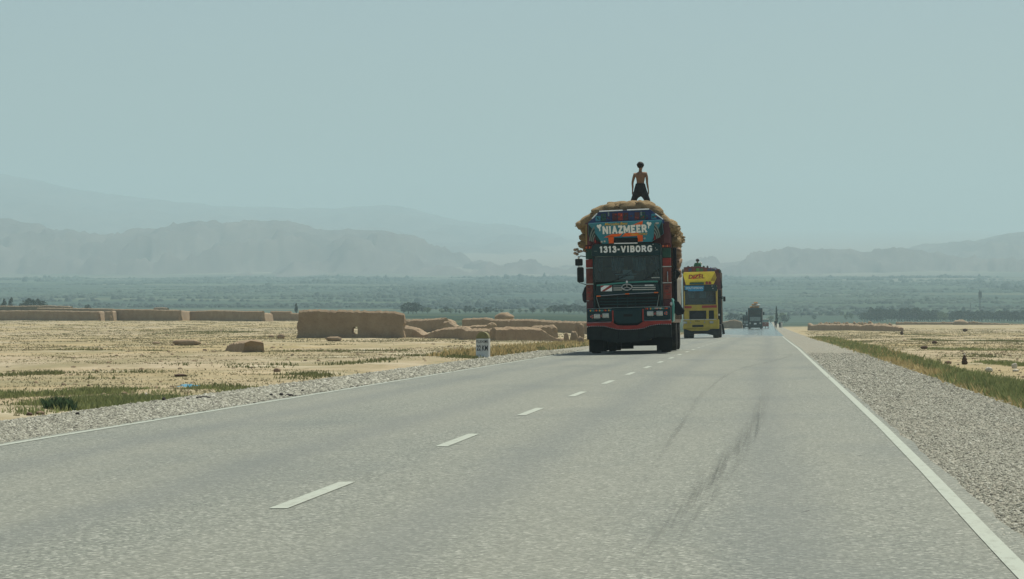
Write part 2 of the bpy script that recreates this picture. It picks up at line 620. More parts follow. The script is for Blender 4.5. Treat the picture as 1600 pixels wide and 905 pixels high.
def gravel_bed(dark=False):
    n = NB("gravel_bed")
    v = n.sep(n.voro(n.pos((1, 1, 0)), 34))
    big = n.noise(n.pos((.8, .3, 0)), 1.0, 4)
    c = n.ramp(v[0], [(0, (.10, .096, .078)), (.35, (.215, .21, .168)), (.75, (.30, .29, .235)), (1, (.42, .41, .34))])
    c = n.mix(n.rng(big, .4, .7, 0, .4), c, (.27, .235, .17))
    n.bump(v[1], .8, .02)
    return n.done(c, .95, .15)
M_GRAV = gravel_bed()
sl = strip("gravel_shoulder", M_GRAV, [EL - .5, EL, -8.0, -7.4, -6.9, -6.5], [-.22, -.035, -.012, -.006, -.006, -.008], None, None, None)
sr = strip("gravel_shoulder", M_GRAV, [1.05, 1.5, 2.0, 2.5, ER, ER + .45], [-.008, -.006, -.006, -.006, -.02, -.22])
tag(sl, kind='structure'); tag(sr, kind='structure')

def paint_mat():
    n = NB("road_paint")
    a = n.noise(n.pos((16, 4, 0)), 1.0, 6, .75)
    c = n.mix(n.rng(a, .50, .74, 0, .85), (.335, .365, .305), (.20, .21, .17))
    c = n.mix(n.rng(n.noise(n.pos((1.5, .6, 0)), 1.0, 3), .4, .7, 0, .25), c, (.33, .33, .28))
    return n.done(c, .8, .3)
M_PAINT = paint_mat()
_ep = [on_ground(x, y, 5) for x, y in [(1640, 938), (1597.7, 896.5), (1533.6, 832.5), (1449, 738), (1382, 670.5), (1311, 604), (1265, 561.5), (1240, 539.3)]]
_ey, _ex = [p.y for p in _ep], [p.x for p in _ep]
print("edge line", [(round(x, 2), round(y, 1)) for x, y in zip(_ex, _ey)])
wav = lambda Y: float(np.interp(Y, _ey, np.convolve(np.pad(_ex, 1, mode='edge'), [.2, .6, .2], 'valid'))) - 1.04
yl = np.concatenate([np.arange(-5, 60, .5), np.arange(60, 232, 2.0)])
strip("edge_line", M_PAINT, [1.00, 1.083], .004, road, wav, wav, yl)
strip("edge_line", M_PAINT, [-6.52, -6.43], .004, road, wob(3, .012), wob(3, .012), yl)
for k in range(-1, 24):
    y0 = 16.02 + 8 * k
    j = .02 * (random.random() - .5)
    strip("lane_dash", M_PAINT, [-2.64 + j, -2.54 + j], .004, road, None, None, np.linspace(y0, y0 + 2.68, 4))
# rubber tyre marks curving across the near lane
def rubber():
    n = NB("tyre_rubber")
    a = n.noise(n.pos((40, .12, 0)), 1.0, 5, .6)
    tr = n.t.nodes.new("ShaderNodeBsdfTransparent")
    mx = n.t.nodes.new("ShaderNodeMixShader")
    n.link(n.math('MULTIPLY', n.rng(a, .38, .68, .0, .17), n.attr('fade')), mx.inputs[0])
    n.link(tr.outputs[0], mx.inputs[1])
    n.link(n.b.outputs[0], mx.inputs[2])
    n.link(mx.outputs[0], n.t.nodes["Material Output"].inputs[0])
    return n.done((.035, .036, .034), .8, .3)
M_RUB = rubber()
def tyre_mark(pts, wd, dz=.003):
    ys = np.linspace(pts[0][0], pts[-1][0], 60)
    xs = np.interp(ys, [p[0] for p in pts], [p[1] for p in pts])
    ker = np.ones(9) / 9
    xs = np.convolve(np.pad(xs, 4, mode='edge'), ker, 'valid')
    V, F, fd = [], [], []
    for k, (x, y) in enumerate(zip(xs, ys)):
        ww = wd * (.25 + .75 * math.sin(math.pi * min(1, max(0, k / 59))) ** .5)
        for s in (-1, -.45, .45, 1):
            V.append((x + s * ww * .8, y, float(road_z(y)) + dz))
            fd.append((0 if abs(s) == 1 else 1) * min(1, k / 10, (59 - k) / 10))
    F = [(4 * i + c, 4 * i + c + 1, 4 * i + c + 5, 4 * i + c + 4) for i in range(59) for c in range(3)]
    me = np_mesh("tyre_mark", V, F, [M_RUB])
    me.attributes.new("fade", 'FLOAT', 'POINT').data.foreach_set("value", np.array(fd, dtype=np.float32))
    link("tyre_mark", me, road)
tyre_mark([(12.6, -.53), (14.7, -.50), (19, -.36), (23.8, -.24), (30, -.12), (40, -.08)], .07)
tyre_mark([(12.6, -.42), (15, -.40), (19, -.27), (24, -.16), (31, -.05)], .04)
tyre_mark([(13, -.74), (16, -.72), (20.2, -.78), (34, -.87), (42, -.92), (57, -.77), (66, -.5), (85, .48)], .055)
tyre_mark([(60, -.62), (66, -.42), (76, .15), (85, .55), (95, .75)], .12)
tyre_mark([(11.5, -.62), (14.7, -.50), (19, -.38), (24, -.25), (30, -.13), (46, -.02)], .13)
# short cracks across the lane
M_CRACK = mat("crack_dirt", (.045, .048, .044), .95)
for (x, y, w_) in [(1030, 625, 9), (1049, 660.5, 12), (1079, 668, 7), (1183, 666, 9), (1160, 721, 15), (1130, 735, 7), (968, 783, 9), (845, 692, 14), (1345, 712, 16), (1305, 672, 9), (640, 742, 12), (1260, 800, 14)]:
    P = on_ground(x, y)
    w2 = w_ * P.y / FPX / 2
    V = []
    for k in range(7):
        q = -1 + 2 * k / 6
        yy = P.y + random.uniform(-.03, .03) + q * .08
        t_ = .012 * (1 - abs(q)) + .003
        V += [(P.x + q * w2, yy - t_, float(road_z(yy)) + .003), (P.x + q * w2, yy + t_, float(road_z(yy)) + .003)]
    link("crack", np_mesh("crack", V, [(2 * i, 2 * i + 2, 2 * i + 3, 2 * i + 1) for i in range(6)], [M_CRACK]), road)

# ------------------------------------------------------------------ gravel: loose stones on both shoulders (uncountable)
def stone_mat():
    n = NB("gravel_stone")
    a = n.attr("rnd")
    c = n.ramp(a, [(0, (.12, .115, .092)), (.25, (.21, .205, .165)), (.65, (.30, .295, .235)), (.92, (.39, .38, .31)), (1, (.50, .49, .42))])
    return n.done(c, .9, .2)
M_STONE = stone_mat()
_oct = np.array([(1, 0, 0), (-1, 0, 0), (0, 1, 0), (0, -1, 0), (0, 0, 1), (0, 0, -.4), (.62, .62, .55), (-.6, .62, .5), (.6, -.62, .5), (-.62, -.6, .55)])
_octf = [(0, 2, 6), (2, 4, 6), (4, 0, 6), (2, 1, 7), (1, 4, 7), (4, 2, 7), (1, 3, 9), (3, 4, 9), (4, 1, 9), (3, 0, 8), (0, 4, 8), (4, 3, 8)]
def stones(name, X, Y, Zb, S, m, dim=None, flat=.75):
    n = len(X)
    base = _oct[None] * (1 + rng.uniform(-.28, .28, (n, 10, 1)))
    base = base * S[:, None, None] * rng.uniform(.7, 1.3, (n, 1, 3)) * np.array([1, 1, flat])
    t = rng.uniform(0, 6.28, n)
    c, s = np.cos(t)[:, None], np.sin(t)[:, None]
    x = base[:, :, 0] * c - base[:, :, 1] * s
    y = base[:, :, 0] * s + base[:, :, 1] * c
    V = np.stack([x + X[:, None], y + Y[:, None], base[:, :, 2] + Zb[:, None]], 2).reshape(-1, 3)
    F = (np.array(_octf)[None] + 10 * np.arange(n)[:, None, None]).reshape(-1, 3)
    return link(name, np_mesh(name, V, F, [m], False, np.repeat(rng.random(n), 12)))
def gravel(n, xa, xb, ya, yb, smin, smax, edge):
    u = rng.random(n)
    Y = 1 / (1 / yb + u * (1 / ya - 1 / yb)) if True else 0      # denser where it is near
    X = rng.uniform(xa, xb, n) + (edge * (rng.random(n) ** 3) * rng.choice([-1, 1], n))
    S = smin + (smax - smin) * rng.random(n) ** 2.2
    S = S * np.clip(Y / 26, 1, 2.0)
    Z = road_z(Y) + camber(X) - .006 - np.where(X < EL + .1, .03, 0) - np.where(X > ER - .05, .012, 0)
    return X, Y, Z, S
g1 = gravel(80000, 1.16, ER, 9, 95, .005, .0135, .12)
g2 = gravel(60000, EL, -6.62, 24, 110, .007, .019, .14)
o = stones("gravel", *g1, M_STONE); tag(o, kind='stuff')
o = stones("gravel", *g2, M_STONE); tag(o, kind='stuff')

# ================================================================== mountains
def rock_mat(name, c1, c2):
    n = NB(name)
    a = n.noise(n.pos((.012, .002, .006)), 1.0, 7, .65)
    c = n.mix(n.rng(a, .35, .65), c1, c2)
    return n.done(c, .95, .1)
M_HILL = rock_mat("bare_rock", (.088, .075, .068), (.145, .125, .108))
def range_(name, prof, Dr, foot, relief, seed, m, px0, px1, nu=420, nv=46, foot_py=434):
    prof = np.array(prof, float)
    U = np.linspace(px0, px1, nu)
    top = np.interp(U, prof[:, 0], prof[:, 1])
    ker = np.ones(5) / 5
    top = np.convolve(np.pad(top, 2, mode='edge'), ker, 'valid')
    dirs = [ray(u, 460) for u in U]
    V = np.zeros((nu, nv, 3))
    for i, u in enumerate(U):
        d = dirs[i]
        dx = d.x / d.y
        hz = CAMZ + ray(u, top[i]).z / ray(u, top[i]).y * Dr
        for j in range(nv):
            v = j / (nv - 1)                        # 0 = foot, .72 = ridge, 1 = behind
            if v < .72:
                q = v / .72
                Yd = foot + (Dr - foot) * q
                zf = gz(dx * foot, foot) - 12
                h = zf + (hz - zf) * (q ** 1.25)
            else:
                q = (v - .72) / .28
                Yd = Dr + (Dr - foot) * .6 * q
                h = hz * (1 - q) ** .8 - 30 * q
            V[i, j] = (dx * Yd, Yd, h)
    sx = 1 / (Dr * .032)
    x, y = V[:, :, 0] * sx, V[:, :, 1] * sx
    rid = 1 - np.abs(2 * fbm(x + .8 * fbm(x * .7, y * .7, 2, seed + 3), y * .35, 5, seed) - 1)
    rid2 = 1 - np.abs(2 * fbm(x * 3.1, y * .9, 4, seed + 7) - 1)
    vv = np.linspace(0, 1, nv)[None, :]
    amp = relief * np.sin(np.pi * np.clip(vv / .72, 0, 1)) ** .7
    V[:, :, 2] += amp * ((rid - .72) * 1.3 + (rid2 - .7) * .5) + np.where(vv > .6, relief * .10 * (rid2 - .7), 0)
    i = np.arange(nu - 1)[:, None] * nv
    j = np.arange(nv - 1)[None, :]
    F = np.stack([(i + j).ravel(), (i + nv + j).ravel(), (i + nv + j + 1).ravel(), (i + j + 1).ravel()], 1)
    o = link(name, np_mesh(name, V.reshape(-1, 3), F, [m], True))
    tag(o, kind='structure')
range_("mountain_range", [(-700, 330), (-300, 352), (0, 343), (40, 345), (75, 356), (120, 366), (170, 372), (195, 366), (250, 354), (300, 352), (380, 349), (440, 349), (480, 355), (510, 361), (545, 357), (600, 362), (650, 378), (700, 398), (740, 414), (800, 426), (900, 440), (960, 450)],
       5600, 4450, 80, 11, M_HILL, -700, 960)
range_("mountain_range", [(-700, 245), (-300, 255), (0, 271), (60, 280), (120, 297), (200, 306), (260, 312), (330, 320), (400, 322), (480, 324), (560, 323), (610, 320), (660, 330), (720, 346), (800, 352), (850, 362), (900, 376), (1000, 400), (1100, 425), (1200, 445)],
       10500, 6200, 70, 23, M_HILL, -700, 1200)
range_("mountain_range", [(960, 450), (1040, 424), (1100, 413), (1150, 405), (1200, 398), (1240, 391), (1290, 387), (1340, 390), (1400, 394), (1450, 400), (1500, 405), (1560, 415), (1700, 430), (1900, 440)],
       5100, 4400, 60, 37, M_HILL, 960, 1900)
range_("mountain_range", [(1200, 440), (1300, 420), (1400, 397), (1440, 384), (1500, 380), (1530, 377), (1570, 364), (1600, 358), (1700, 340), (1900, 330), (2400, 320)],
       6600, 4900, 55, 53, M_HILL, 1200, 2400)

# ================================================================== far woods (one mass beyond the fields)
def leaf_mat(name, c1, c2, trans=.45):
    n = NB(name)
    a = n.attr("rnd")
    c = n.mix(a, c1, c2)
    if trans:
        tl = n.t.nodes.new("ShaderNodeBsdfTranslucent")
        n.link(c, tl.inputs[0])
        mx = n.t.nodes.new("ShaderNodeMixShader")
        mx.inputs[0].default_value = trans
        n.link(n.b.outputs[0], mx.inputs[1]); n.link(tl.outputs[0], mx.inputs[2])
        n.link(mx.outputs[0], n.t.nodes["Material Output"].inputs[0])
    return n.done(c, .8, .2)
ORD = "first second third fourth fifth sixth seventh eighth ninth tenth eleventh twelfth thirteenth fourteenth fifteenth sixteenth seventeenth eighteenth nineteenth twentieth".split()
M_WOODS = leaf_mat("far_foliage", (.012, .028, .024), (.036, .060, .036), 0)
def far_woods():
    xs_, ys_ = [], []
    for k in range(95):                             # hedgerows and orchard edges between the fields
        Yc = 1600 * (4300 / 1600) ** rng.random() ** .8
        a0 = math.radians(rng.uniform(-16.5, 7))
        L = rng.uniform(120, 700) * Yc / 2000
        m = int(L / rng.uniform(2.2, 5))
        t = rng.random(m)
        xs_.append(Yc * math.tan(a0) + (t - .5) * L + rng.normal(0, 2, m))
        ys_.append(Yc + (t - .5) * L * rng.uniform(-.06, .06) + rng.normal(0, 3, m))
    X, Y = np.concatenate(xs_), np.concatenate(ys_)
    n = len(X)
    Z = ground(X, Y)
    S = rng.uniform(1.0, 2.6, n) * np.clip(Y / 2200, .7, 1.5)
    H = (.3 + 2.6 * np.clip(fbm(X * .012, Y * .002, 3, 19) - .30, 0, 1) * 1.9) * rng.uniform(.6, 1.3, n) * (1 + .8 * (rng.random(n) < .05)) * np.clip(Y / 2400, .7, 1.3)
    k = 7
    ang = np.linspace(0, 2 * np.pi, k, endpoint=False)
    V = np.zeros((n, 2 * k + 1, 3))
    S = S * rng.uniform(.8, 1.3, n)
    r1 = S[:, None] * rng.uniform(.7, 1.2, (n, k)); r2 = S[:, None] * rng.uniform(.35, .95, (n, k))
    V[:, :k, 0] = 1.5 * r1 * np.cos(ang); V[:, :k, 1] = r1 * np.sin(ang); V[:, :k, 2] = -1
    V[:, k:2 * k, 0] = 1.3 * r2 * np.cos(ang); V[:, k:2 * k, 1] = r2 * np.sin(ang); V[:, k:2 * k, 2] = H[:, None] * rng.uniform(.45, .85, (n, k))
    V[:, 2 * k, 2] = H * rng.uniform(.9, 1.2, n)
    V += np.stack([X, Y, Z], 1)[:, None, :]
    f = []
    for i in range(k):
        j = (i + 1) % k
        f += [(i, j, k + j), (i, k + j, k + i), (k + i, k + j, 2 * k)]
    F = (np.array(f)[None] + (2 * k + 1) * np.arange(n)[:, None, None]).reshape(-1, 3)
    at_ = np.repeat(np.clip(fbm(X * .002, Y * .004, 2, 5) * 1.6 - .4 + rng.uniform(-.2, .2, n), 0, 1), 3 * k)
    o = link("far_woods", np_mesh("far_woods", V.reshape(-1, 3), F, [M_WOODS], False, at_))
    tag(o, kind='stuff')
far_woods()

# ================================================================== haze
def haze():
    m = bpy.data.materials.new("haze_air")
    m.use_nodes = True
    t = m.node_tree
    t.nodes.remove(t.nodes["Principled BSDF"])
    v = t.nodes.new("ShaderNodeVolumePrincipled")
    v.inputs["Color"].default_value = (*HAZE_COLOR, 1)
    v.inputs["Density"].default_value = HAZE_DENSITY
    v.inputs["Density Attribute"].default_value = ""
    v.inputs["Color Attribute"].default_value = ""
    v.inputs["Temperature Attribute"].default_value = ""
    v.inputs["Anisotropy"].default_value = 0.1
    t.links.new(v.outputs[0], t.nodes["Material Output"].inputs["Volume"])
    b = MB().box(-13900, 13900, -13900, 13900, -60, 640)
    o = b.build("haze", m)
    tag(o, kind='stuff')
haze()

# ================================================================== ruined mud walls
def mud_mat():
    n = NB("mud")
    tc = n.t.nodes.new("ShaderNodeTexCoord")
    mp = n.t.nodes.new("ShaderNodeMapping"); mp.inputs["Scale"].default_value = (1, 1, 1)
    n.link(tc.outputs["Object"], mp.inputs[0])
    a = n.noise(mp.outputs[0], 1.3, 6, .65)
    b = n.noise(mp.outputs[0], 9, 5, .6)
    c = n.mix(n.rng(a, .35, .68), (.275, .198, .130), (.355, .272, .182))
    c = n.mix(n.rng(b, .5, .75, 0, .5), c, (.21, .145, .092))
    n.bump(b, .7, .05)
    return n.done(c, .95, .1)
M_MUD = mud_mat()

def mud_wall(name, label, A, B, top, group=None, cat="mud wall", thick=.58, base_drop=.25, rough=.02, hole=None, nv=14, step=None, ragged=.06, end_lean=0.0, part_of=None, seed=0, batter=0.0):
    thick = min(thick, .9)
    """wall from ground point A to B; top: list of (t, height above A/B base line); hole: (t, h, rt, rh)"""
    A, B = Vector(A), Vector(B)
    L = (B - A).length
    d = (B - A) / L
    nrm = Vector((d.y, -d.x, 0)).normalized()       # towards the viewer
    if nrm.y > 0 and abs(nrm.y) > .3: nrm = -nrm
    step = step or max(.10, L / 110)
    nu = max(4, int(L / step))
    ts = np.linspace(0, 1, nu + 1)
    H = np.interp(ts, [p[0] for p in top], [p[1] for p in top])
    sd = seed + int(abs(A.x * 7 + A.y * 3))
    H = H - .05 * np.clip(vnoise(ts * L * 1.3, np.full_like(ts, seed + 2.5), 4) - .62, 0, 1) / .38 + .05 * (fbm(ts * L * 4.2, np.full_like(ts, sd), 3, 3) - .5) + ragged * (vnoise(ts * L * 8, np.full_like(ts, sd), 8) - .5)
    V = []
    idx = {}
    rnd = lambda a, b, s: float(fbm(np.array(a), np.array(b), 3, s))
    for i, t in enumerate(ts):
        p = A + (B - A) * t
        for j in range(nv + 1):
            q = j / nv
            h = -base_drop + (H[i] + base_drop) * q
            half = thick / 2 * (1.06 - .22 * q + batter * (1 - q))
            if j >= nv - 1: half *= (.98 if j == nv - 1 else .34)
            if j == nv - 1: h = H[i] - min(.17, .25 * abs(H[i])) * (.55 + .35 * rnd(t * L * 3.3, s * 2.2, sd + 9))
            for s in (0, 1):
                off = half + rough * 2.2 * (rnd(t * L * 1.6 + s * 31, h * 1.6, sd) - .5)
                P = p + nrm * (off if s == 0 else -off)
                e = 0
                if i in (0, nu):
                    e = (rnd(h * 2.5, s * 3.3, sd + 5 + i) - .35) * .30 * (1 if i == nu else -1)
                P = P + d * e
                idx[(i, j, s)] = len(V)
                V.append((P.x - A.x, P.y - A.y, p.z - A.z + h))
    def solid(i, j):
        if i < 0 or j < 0 or i >= nu or j >= nv: return False
        if hole:
            for (ht, hh, rt, rh) in hole:
                hc = -base_drop + (H[i] + base_drop) * (j + .5) / nv
                if (((ts[i] + ts[i + 1]) / 2 - ht) / rt) ** 2 + ((hc - hh) / rh) ** 2 < 1: return False
        return True
    F = []
    for i in range(nu):
        for j in range(nv):
            if not solid(i, j): continue
            F.append((idx[(i, j, 0)], idx[(i + 1, j, 0)], idx[(i + 1, j + 1, 0)], idx[(i, j + 1, 0)]))
            F.append((idx[(i + 1, j, 1)], idx[(i, j, 1)], idx[(i, j + 1, 1)], idx[(i + 1, j + 1, 1)]))
            for (di, dj, a, b) in ((-1, 0, (i, j), (i, j + 1)), (1, 0, (i + 1, j + 1), (i + 1, j)), (0, 1, (i, j + 1), (i + 1, j + 1)), (0, -1, (i + 1, j), (i, j))):
                if not solid(i + di, j + dj):
                    F.append((idx[(*a, 0)], idx[(*b, 0)], idx[(*b, 1)], idx[(*a, 1)]))
    me = bpy.data.meshes.new(name)
    me.from_pydata(V, [], F)
    bm = bmesh.new(); bm.from_mesh(me)
    bmesh.ops.recalc_face_normals(bm, faces=bm.faces)
    bm.to_mesh(me); bm.free()
    me.materials.append(M_MUD)
    o = link(name, me, part_of)
    if part_of is None:
        o.location = A
        tag(o, label, cat, group)
    else:
        o.location = A - part_of.location
    return o

def wall_px(label, base, top, Yb=None, group=None, ret=None, name="mud_wall", **kw):
    """base: [(px,py),(px,py)] of the foot in the photograph, top: [(px,py)...] of the crest"""
    (xa, ya), (xb, yb) = base
    if Yb is None:
        A, B = on_ground(xa, ya), on_ground(xb, yb)
    else:
        A, B = at(xa, ya, Yb[0]), at(xb, yb, Yb[1])
    tp = []
    for (x, y) in top:
        t = (x - xa) / (xb - xa)
        Yt = A.y + (B.y - A.y) * t
        zb = A.z + (B.z - A.z) * t
        tp.append((t, at(x, y, Yt).z - zb))
    o = mud_wall(name, label, A, B, tp, group, **kw)
    if ret:                                          # a return wall running away from the viewer at the right-hand end
        C = B + Vector((-.16 + ret[1], ret[0], 0))
        C.z = B.z
        mud_wall("side_wall", None, B + Vector((-.16, .21, 0)), C, [(0, tp[-1][1] * ret[2]), (1, tp[-1][1] * ret[3])], part_of=o, batter=.7)
    return o

G_R = "ruined mud walls beside the road"
wall_px("tall brown mud wall with a hole through it, left of the kilometre stone", [(468, 528), (631, 531)],
        [(468, 486), (480, 484), (500, 483.5), (520, 485), (560, 485), (600, 486), (618, 487), (631, 489)], (183, 182), G_R, hole=[(.545, .52, .027, .26)], thick=.5, nv=22, step=.09)
wall_px("low ruined wall dipping to the ground beside the tall wall with the hole", [(634, 528), (724, 530)],
        [(634, 509), (645, 511), (655, 513.5), (662, 519), (667, 522.5), (672, 522.5), (680, 518), (690, 514), (700, 512.5), (715, 511), (724, 510.5)], None, G_R)
wall_px("straight ruined wall standing behind the dip of the low ruined wall", [(633, 517), (696, 517)],
        [(633, 500), (650, 499), (672, 498.5), (690, 497), (696, 497)], (236, 232), G_R, ret=(5, .2, 1, .8))
wall_px("short broken wall sloping down behind the low ruins, right of the straight wall", [(697, 516), (716, 516)],
        [(697, 502), (704, 501.5), (710, 505), (716, 510)], (225, 224), G_R)
wall_px("low level wall between the kilometre stone and the dipping wall", [(725, 530.5), (778, 531)],
        [(725, 510), (731, 511), (736, 514), (760, 514), (778, 514.5)], None, G_R)
wall_px("thin wall remnant with a knob on its right end behind the kilometre stone", [(733, 519), (772, 519)],
        [(733, 510), (745, 508.5), (765, 508), (766, 504.5), (771, 504.5), (772, 508)], (205, 203), G_R, step=.08)
wall_px("long wall right of the kilometre stone with its right end worn down to a slope", [(772, 531), (884, 534)],
        [(772, 512.5), (790, 511), (815, 511), (833, 512), (841, 512.5), (848, 518), (858, 524), (866, 528), (884, 529.5)], None, G_R)
wall_px("low wall behind the worn slope, ending in a rounded stub", [(834, 524), (866, 525)],
        [(834, 509.5), (850, 509), (858, 509), (861, 508), (865, 508), (866, 512)], (190, 187), G_R, step=.08, thick=.5)
wall_px("back wall of the ruins with a worn level crest", [(726, 515), (802, 516)],
        [(726, 498), (745, 497), (760, 496.5), (775, 499), (802, 500)], (262, 256), G_R)
wall_px("long brown back wall reaching to the truck", [(800, 516), (936, 520)],
        [(800, 498.5), (830, 499), (860, 501), (890, 502), (936, 503)], (248, 236), G_R)

def lump(name, label, cat, P, rx, ry, rz, seed, m=None, group=None, sink=.18, n=14, mm=9, rough=.28):
    b = MB(); b.ball((0, 0, 0), 1, 1, 1, n, mm)
    vs = []
    for v in b.v:
        p = Vector(v)
        k = 1 + rough * (mnoise.noise(p * 1.7 + Vector((seed * 3.1, 0, 0))) + .5 * mnoise.noise(p * 4 + Vector((0, seed, 0))))
        vs.append((p.x * rx * k, p.y * ry * k, (p.z * k) * rz + rz * (1 - 2 * sink) if True else 0))
    b.v = vs
    o = b.build(name, m or M_MUD, None, True)
    o.location = P
    return tag(o, label, cat, group)
def lump_px(name, label, cat, px, pyb, wpx, hpx, seed, Y=None, m=None, group=None, dep=.6, rough=.28):
    P = at(px, pyb, Y) if Y else on_ground(px, pyb)
    s = P.y / FPX
    return lump(name, label, cat, P, wpx * s / 2, max(.05, wpx * s / 2 * dep), hpx * s / 1.64, seed, m, group, rough=rough)
G_L = "worn mud stumps at the end of the ruins"
lump_px("mud_stump", "tall worn mud stump with a round head, against the back wall beside the truck", "mud stump", 900.5, 530, 8, 26, 1, 172, None, G_L)
lump_px("mud_stump", "broad worn mud stump leaning on the tall stump, nearest the truck", "mud stump", 908, 531, 11, 25, 2, 172, None, G_L)
lump_px("mud_stump", "squat dark-sided mud stump in front of the tall stump", "mud stump", 897, 536, 13, 19, 3, 160, None, G_L)
lump_px("mud_stump", "small pale mud stump at the foot of the long wall's slope", "mud stump", 885, 537, 9, 17, 4, 158, None, G_L)
lump_px("mud_stump", "low round mud stump at the gravel's edge beside the truck", "mud stump", 907, 539, 12, 13, 5, 150, None, G_L)
lump_px("mud_mound", "pointed heap of mud rising over the back wall of the ruins", "mound", 788, 502, 30, 13.5, 6, 268)
lump_px("mud_block", "low flat mud block at the foot of the tall wall with the hole", "mud block", 522, 532.5, 27, 6, 7, None, None, None, .4)
lump_px("mud_block", "long low dark mud block lying alone in the left field", "mud block", 291, 540, 46, 9.5, 8, None, None, None, .3, .2)
o = wall_px("broken wedge of mud wall with a square right end, alone in the left field", [(365, 548), (397, 550)],
        [(365, 546), (368, 540), (376, 535), (386, 533.5), (397, 532)], None, None, None, "wall_remnant", step=.06, thick=.7)
lump_px("mud_block", "dark mud clod among the rubble left of the tall wall", "mud block", 439, 529.5, 12, 7, 9)
lump_px("mud_block", "small dark mud clod beside the larger clod left of the tall wall", "mud block", 424, 527.5, 9, 4, 10)
lump_px("mud_block", "thin dark mud slab lying flat in the left field", "mud block", 244, 537.5, 13, 3, 11)

# far walls on the left
G_F = "long mud walls across the far left field"
wall_px("far mud wall running out of the photo's left edge", [(-60, 499), (154, 499)], [(-60, 485.5), (60, 485), (154, 486.5)], (432, 422), G_F, thick=.5, nv=8, ret=(3.5, 0, 1, 1), base_drop=.5)
wall_px("second far mud wall showing above the leftmost wall", [(-60, 490), (112, 490)], [(-60, 477.5), (30, 478), (80, 477.5), (112, 478.5)], (560, 552), G_F, thick=.6, nv=8, base_drop=1)
wall_px("third far mud wall, lower, behind the gap beside the leftmost wall", [(60, 490), (178, 491)], [(60, 481), (120, 481.5), (178, 482.5)], (512, 506), G_F, thick=.6, nv=8, base_drop=1)
wall_px("short stub of far wall right of the gap in the leftmost wall", [(166, 499), (174, 499)], [(166, 486.5), (174, 486)], (421, 420.5), G_F, thick=.6, nv=8, ret=(4, 0, 1, 1), base_drop=.5)
wall_px("far mud wall with a pale side wall, between two gaps", [(177, 499.5), (281, 500)], [(177, 483), (230, 483.5), (281, 484.5)], (424, 418), G_F, thick=.5, nv=8, ret=(8.6, 0, .96, .9), base_drop=.5)
wall_px("long far mud wall with a ragged crest in the middle of the row", [(299, 500.5), (411, 502.5)], [(299, 486), (340, 484.5), (380, 486), (411, 486)], (421, 405), G_F, thick=.5, nv=8, ret=(7, 0, .85, .78), base_drop=.5)
wall_px("last far mud wall before the tall wall with the hole", [(425, 500), (470, 500.5)], [(425, 486), (455, 486.5), (456, 489), (470, 490)], (424, 420), G_F, thick=.5, nv=8, base_drop=.5)
wall_px("low brown ridge of wall just showing above the far walls", [(242, 486), (262, 486)], [(242, 481), (252, 480.5), (262, 481)], (560, 558), G_F, thick=.6, nv=6, base_drop=1)

# right-hand field
wall_px("long low ruined wall in the right field beside the road", [(1265, 516.5), (1346, 516.5)], [(1265, 505), (1272, 508), (1285, 506.5), (1300, 507), (1328, 506.5), (1346, 508)], None, "ruins in the right field", nv=8, ragged=.2)
wall_px("broken right half of the low ruin, tapering to a stub", [(1344, 516.5), (1408, 516.5)], [(1344, 508), (1365, 506), (1372, 508), (1385, 507), (1396, 510), (1404, 509.5), (1408, 511)], None, "ruins in the right field", nv=8, ragged=.2)
wall_px("rear wall of the low ruin in the right field", [(1280, 512), (1394, 512)], [(1280, 504.5), (1326, 504), (1362, 503.5), (1364, 505), (1394, 505.5)], (470, 470), "ruins in the right field", nv=6, ragged=.35, base_drop=.6)
G_D = "dark mud walls along the far edge of the right field"
wall_px("dark long mud wall closing the right field below the tree row", [(1400, 510), (1500, 510)], [(1400, 503), (1450, 503.5), (1500, 503)], (640, 640), G_D, nv=6, base_drop=.6, ragged=.2)
wall_px("dark mud wall closing the field out to the photo's right edge", [(1502, 510), (1680, 510)], [(1502, 504), (1520, 502), (1534, 504), (1600, 507), (1680, 507)], (632, 632), G_D, nv=6, base_drop=.6, ragged=.2)
lump_px("mud_mound", "low mound of earth in front of the dark far wall on the right", "mound", 1500, 509, 24, 9, 14, 625)
wall_px("reddish mud wall left of the distant dark truck", [(1128, 510), (1160, 510)], [(1128, 503), (1145, 500), (1156, 501), (1160, 505)], (560, 560), None, nv=6, base_drop=.6, ragged=.2)

def rock_mat2(name, c1, c2):
    return mat(name, c1, .9, var=.3, scale=5, bump=.5)
M_PALE = rock_mat2("pale_stone", (.55, .50, .40), None)
M_DARKCLOD = rock_mat2("dark_clod", (.10, .065, .045), None)
M_TAR = rock_mat2("tar", (.022, .02, .018), None)
M_BROWNCLOD = rock_mat2("brown_clod", (.22, .15, .10), None)
lump_px("stone", "pale stone with a hooked outline in the right field, nearest the verge", "stone", 1545, 582, 12, 8, 21, None, M_PALE)
lump_px("stone", "pale stone set on another, standing behind green weeds at the photo's right edge", "stone", 1585, 576, 9, 8.5, 22, None, M_PALE)
lump_px("stone", "flat pale stone under the standing pale stone at the photo's right edge", "stone", 1587, 581, 10, 4, 23, None, M_PALE)
c = thing("stone_cairn", "small dark cairn with a whitened cap in the right field", "cairn", on_ground(1507, 570))
s_ = c.location.y / FPX
for k, (wd, h0, hh) in enumerate([(9.5, 0, 7.5), (7.5, 5.5, 6), (4.2, 10, 5)]):
    o = lump("stone", None, None, (0, 0, h0 * s_), wd * s_ / 2, wd * s_ / 2, hh * s_ / 1.64, 31 + k, M_DARKCLOD); o.parent = c
    del_ = [o.pop(k_, None) for k_ in ("label", "category")]
o = lump("painted_cap", None, None, (0, 0, 14 * s_), 1.9 * s_, 1.9 * s_, 1.5 * s_, 35, M_PALE); o.parent = c
lump_px("clod", "dark brown clod on bare soil in the right field, behind the green strip", "clod", 1460, 537.5, 8, 5, 41, None, M_DARKCLOD)
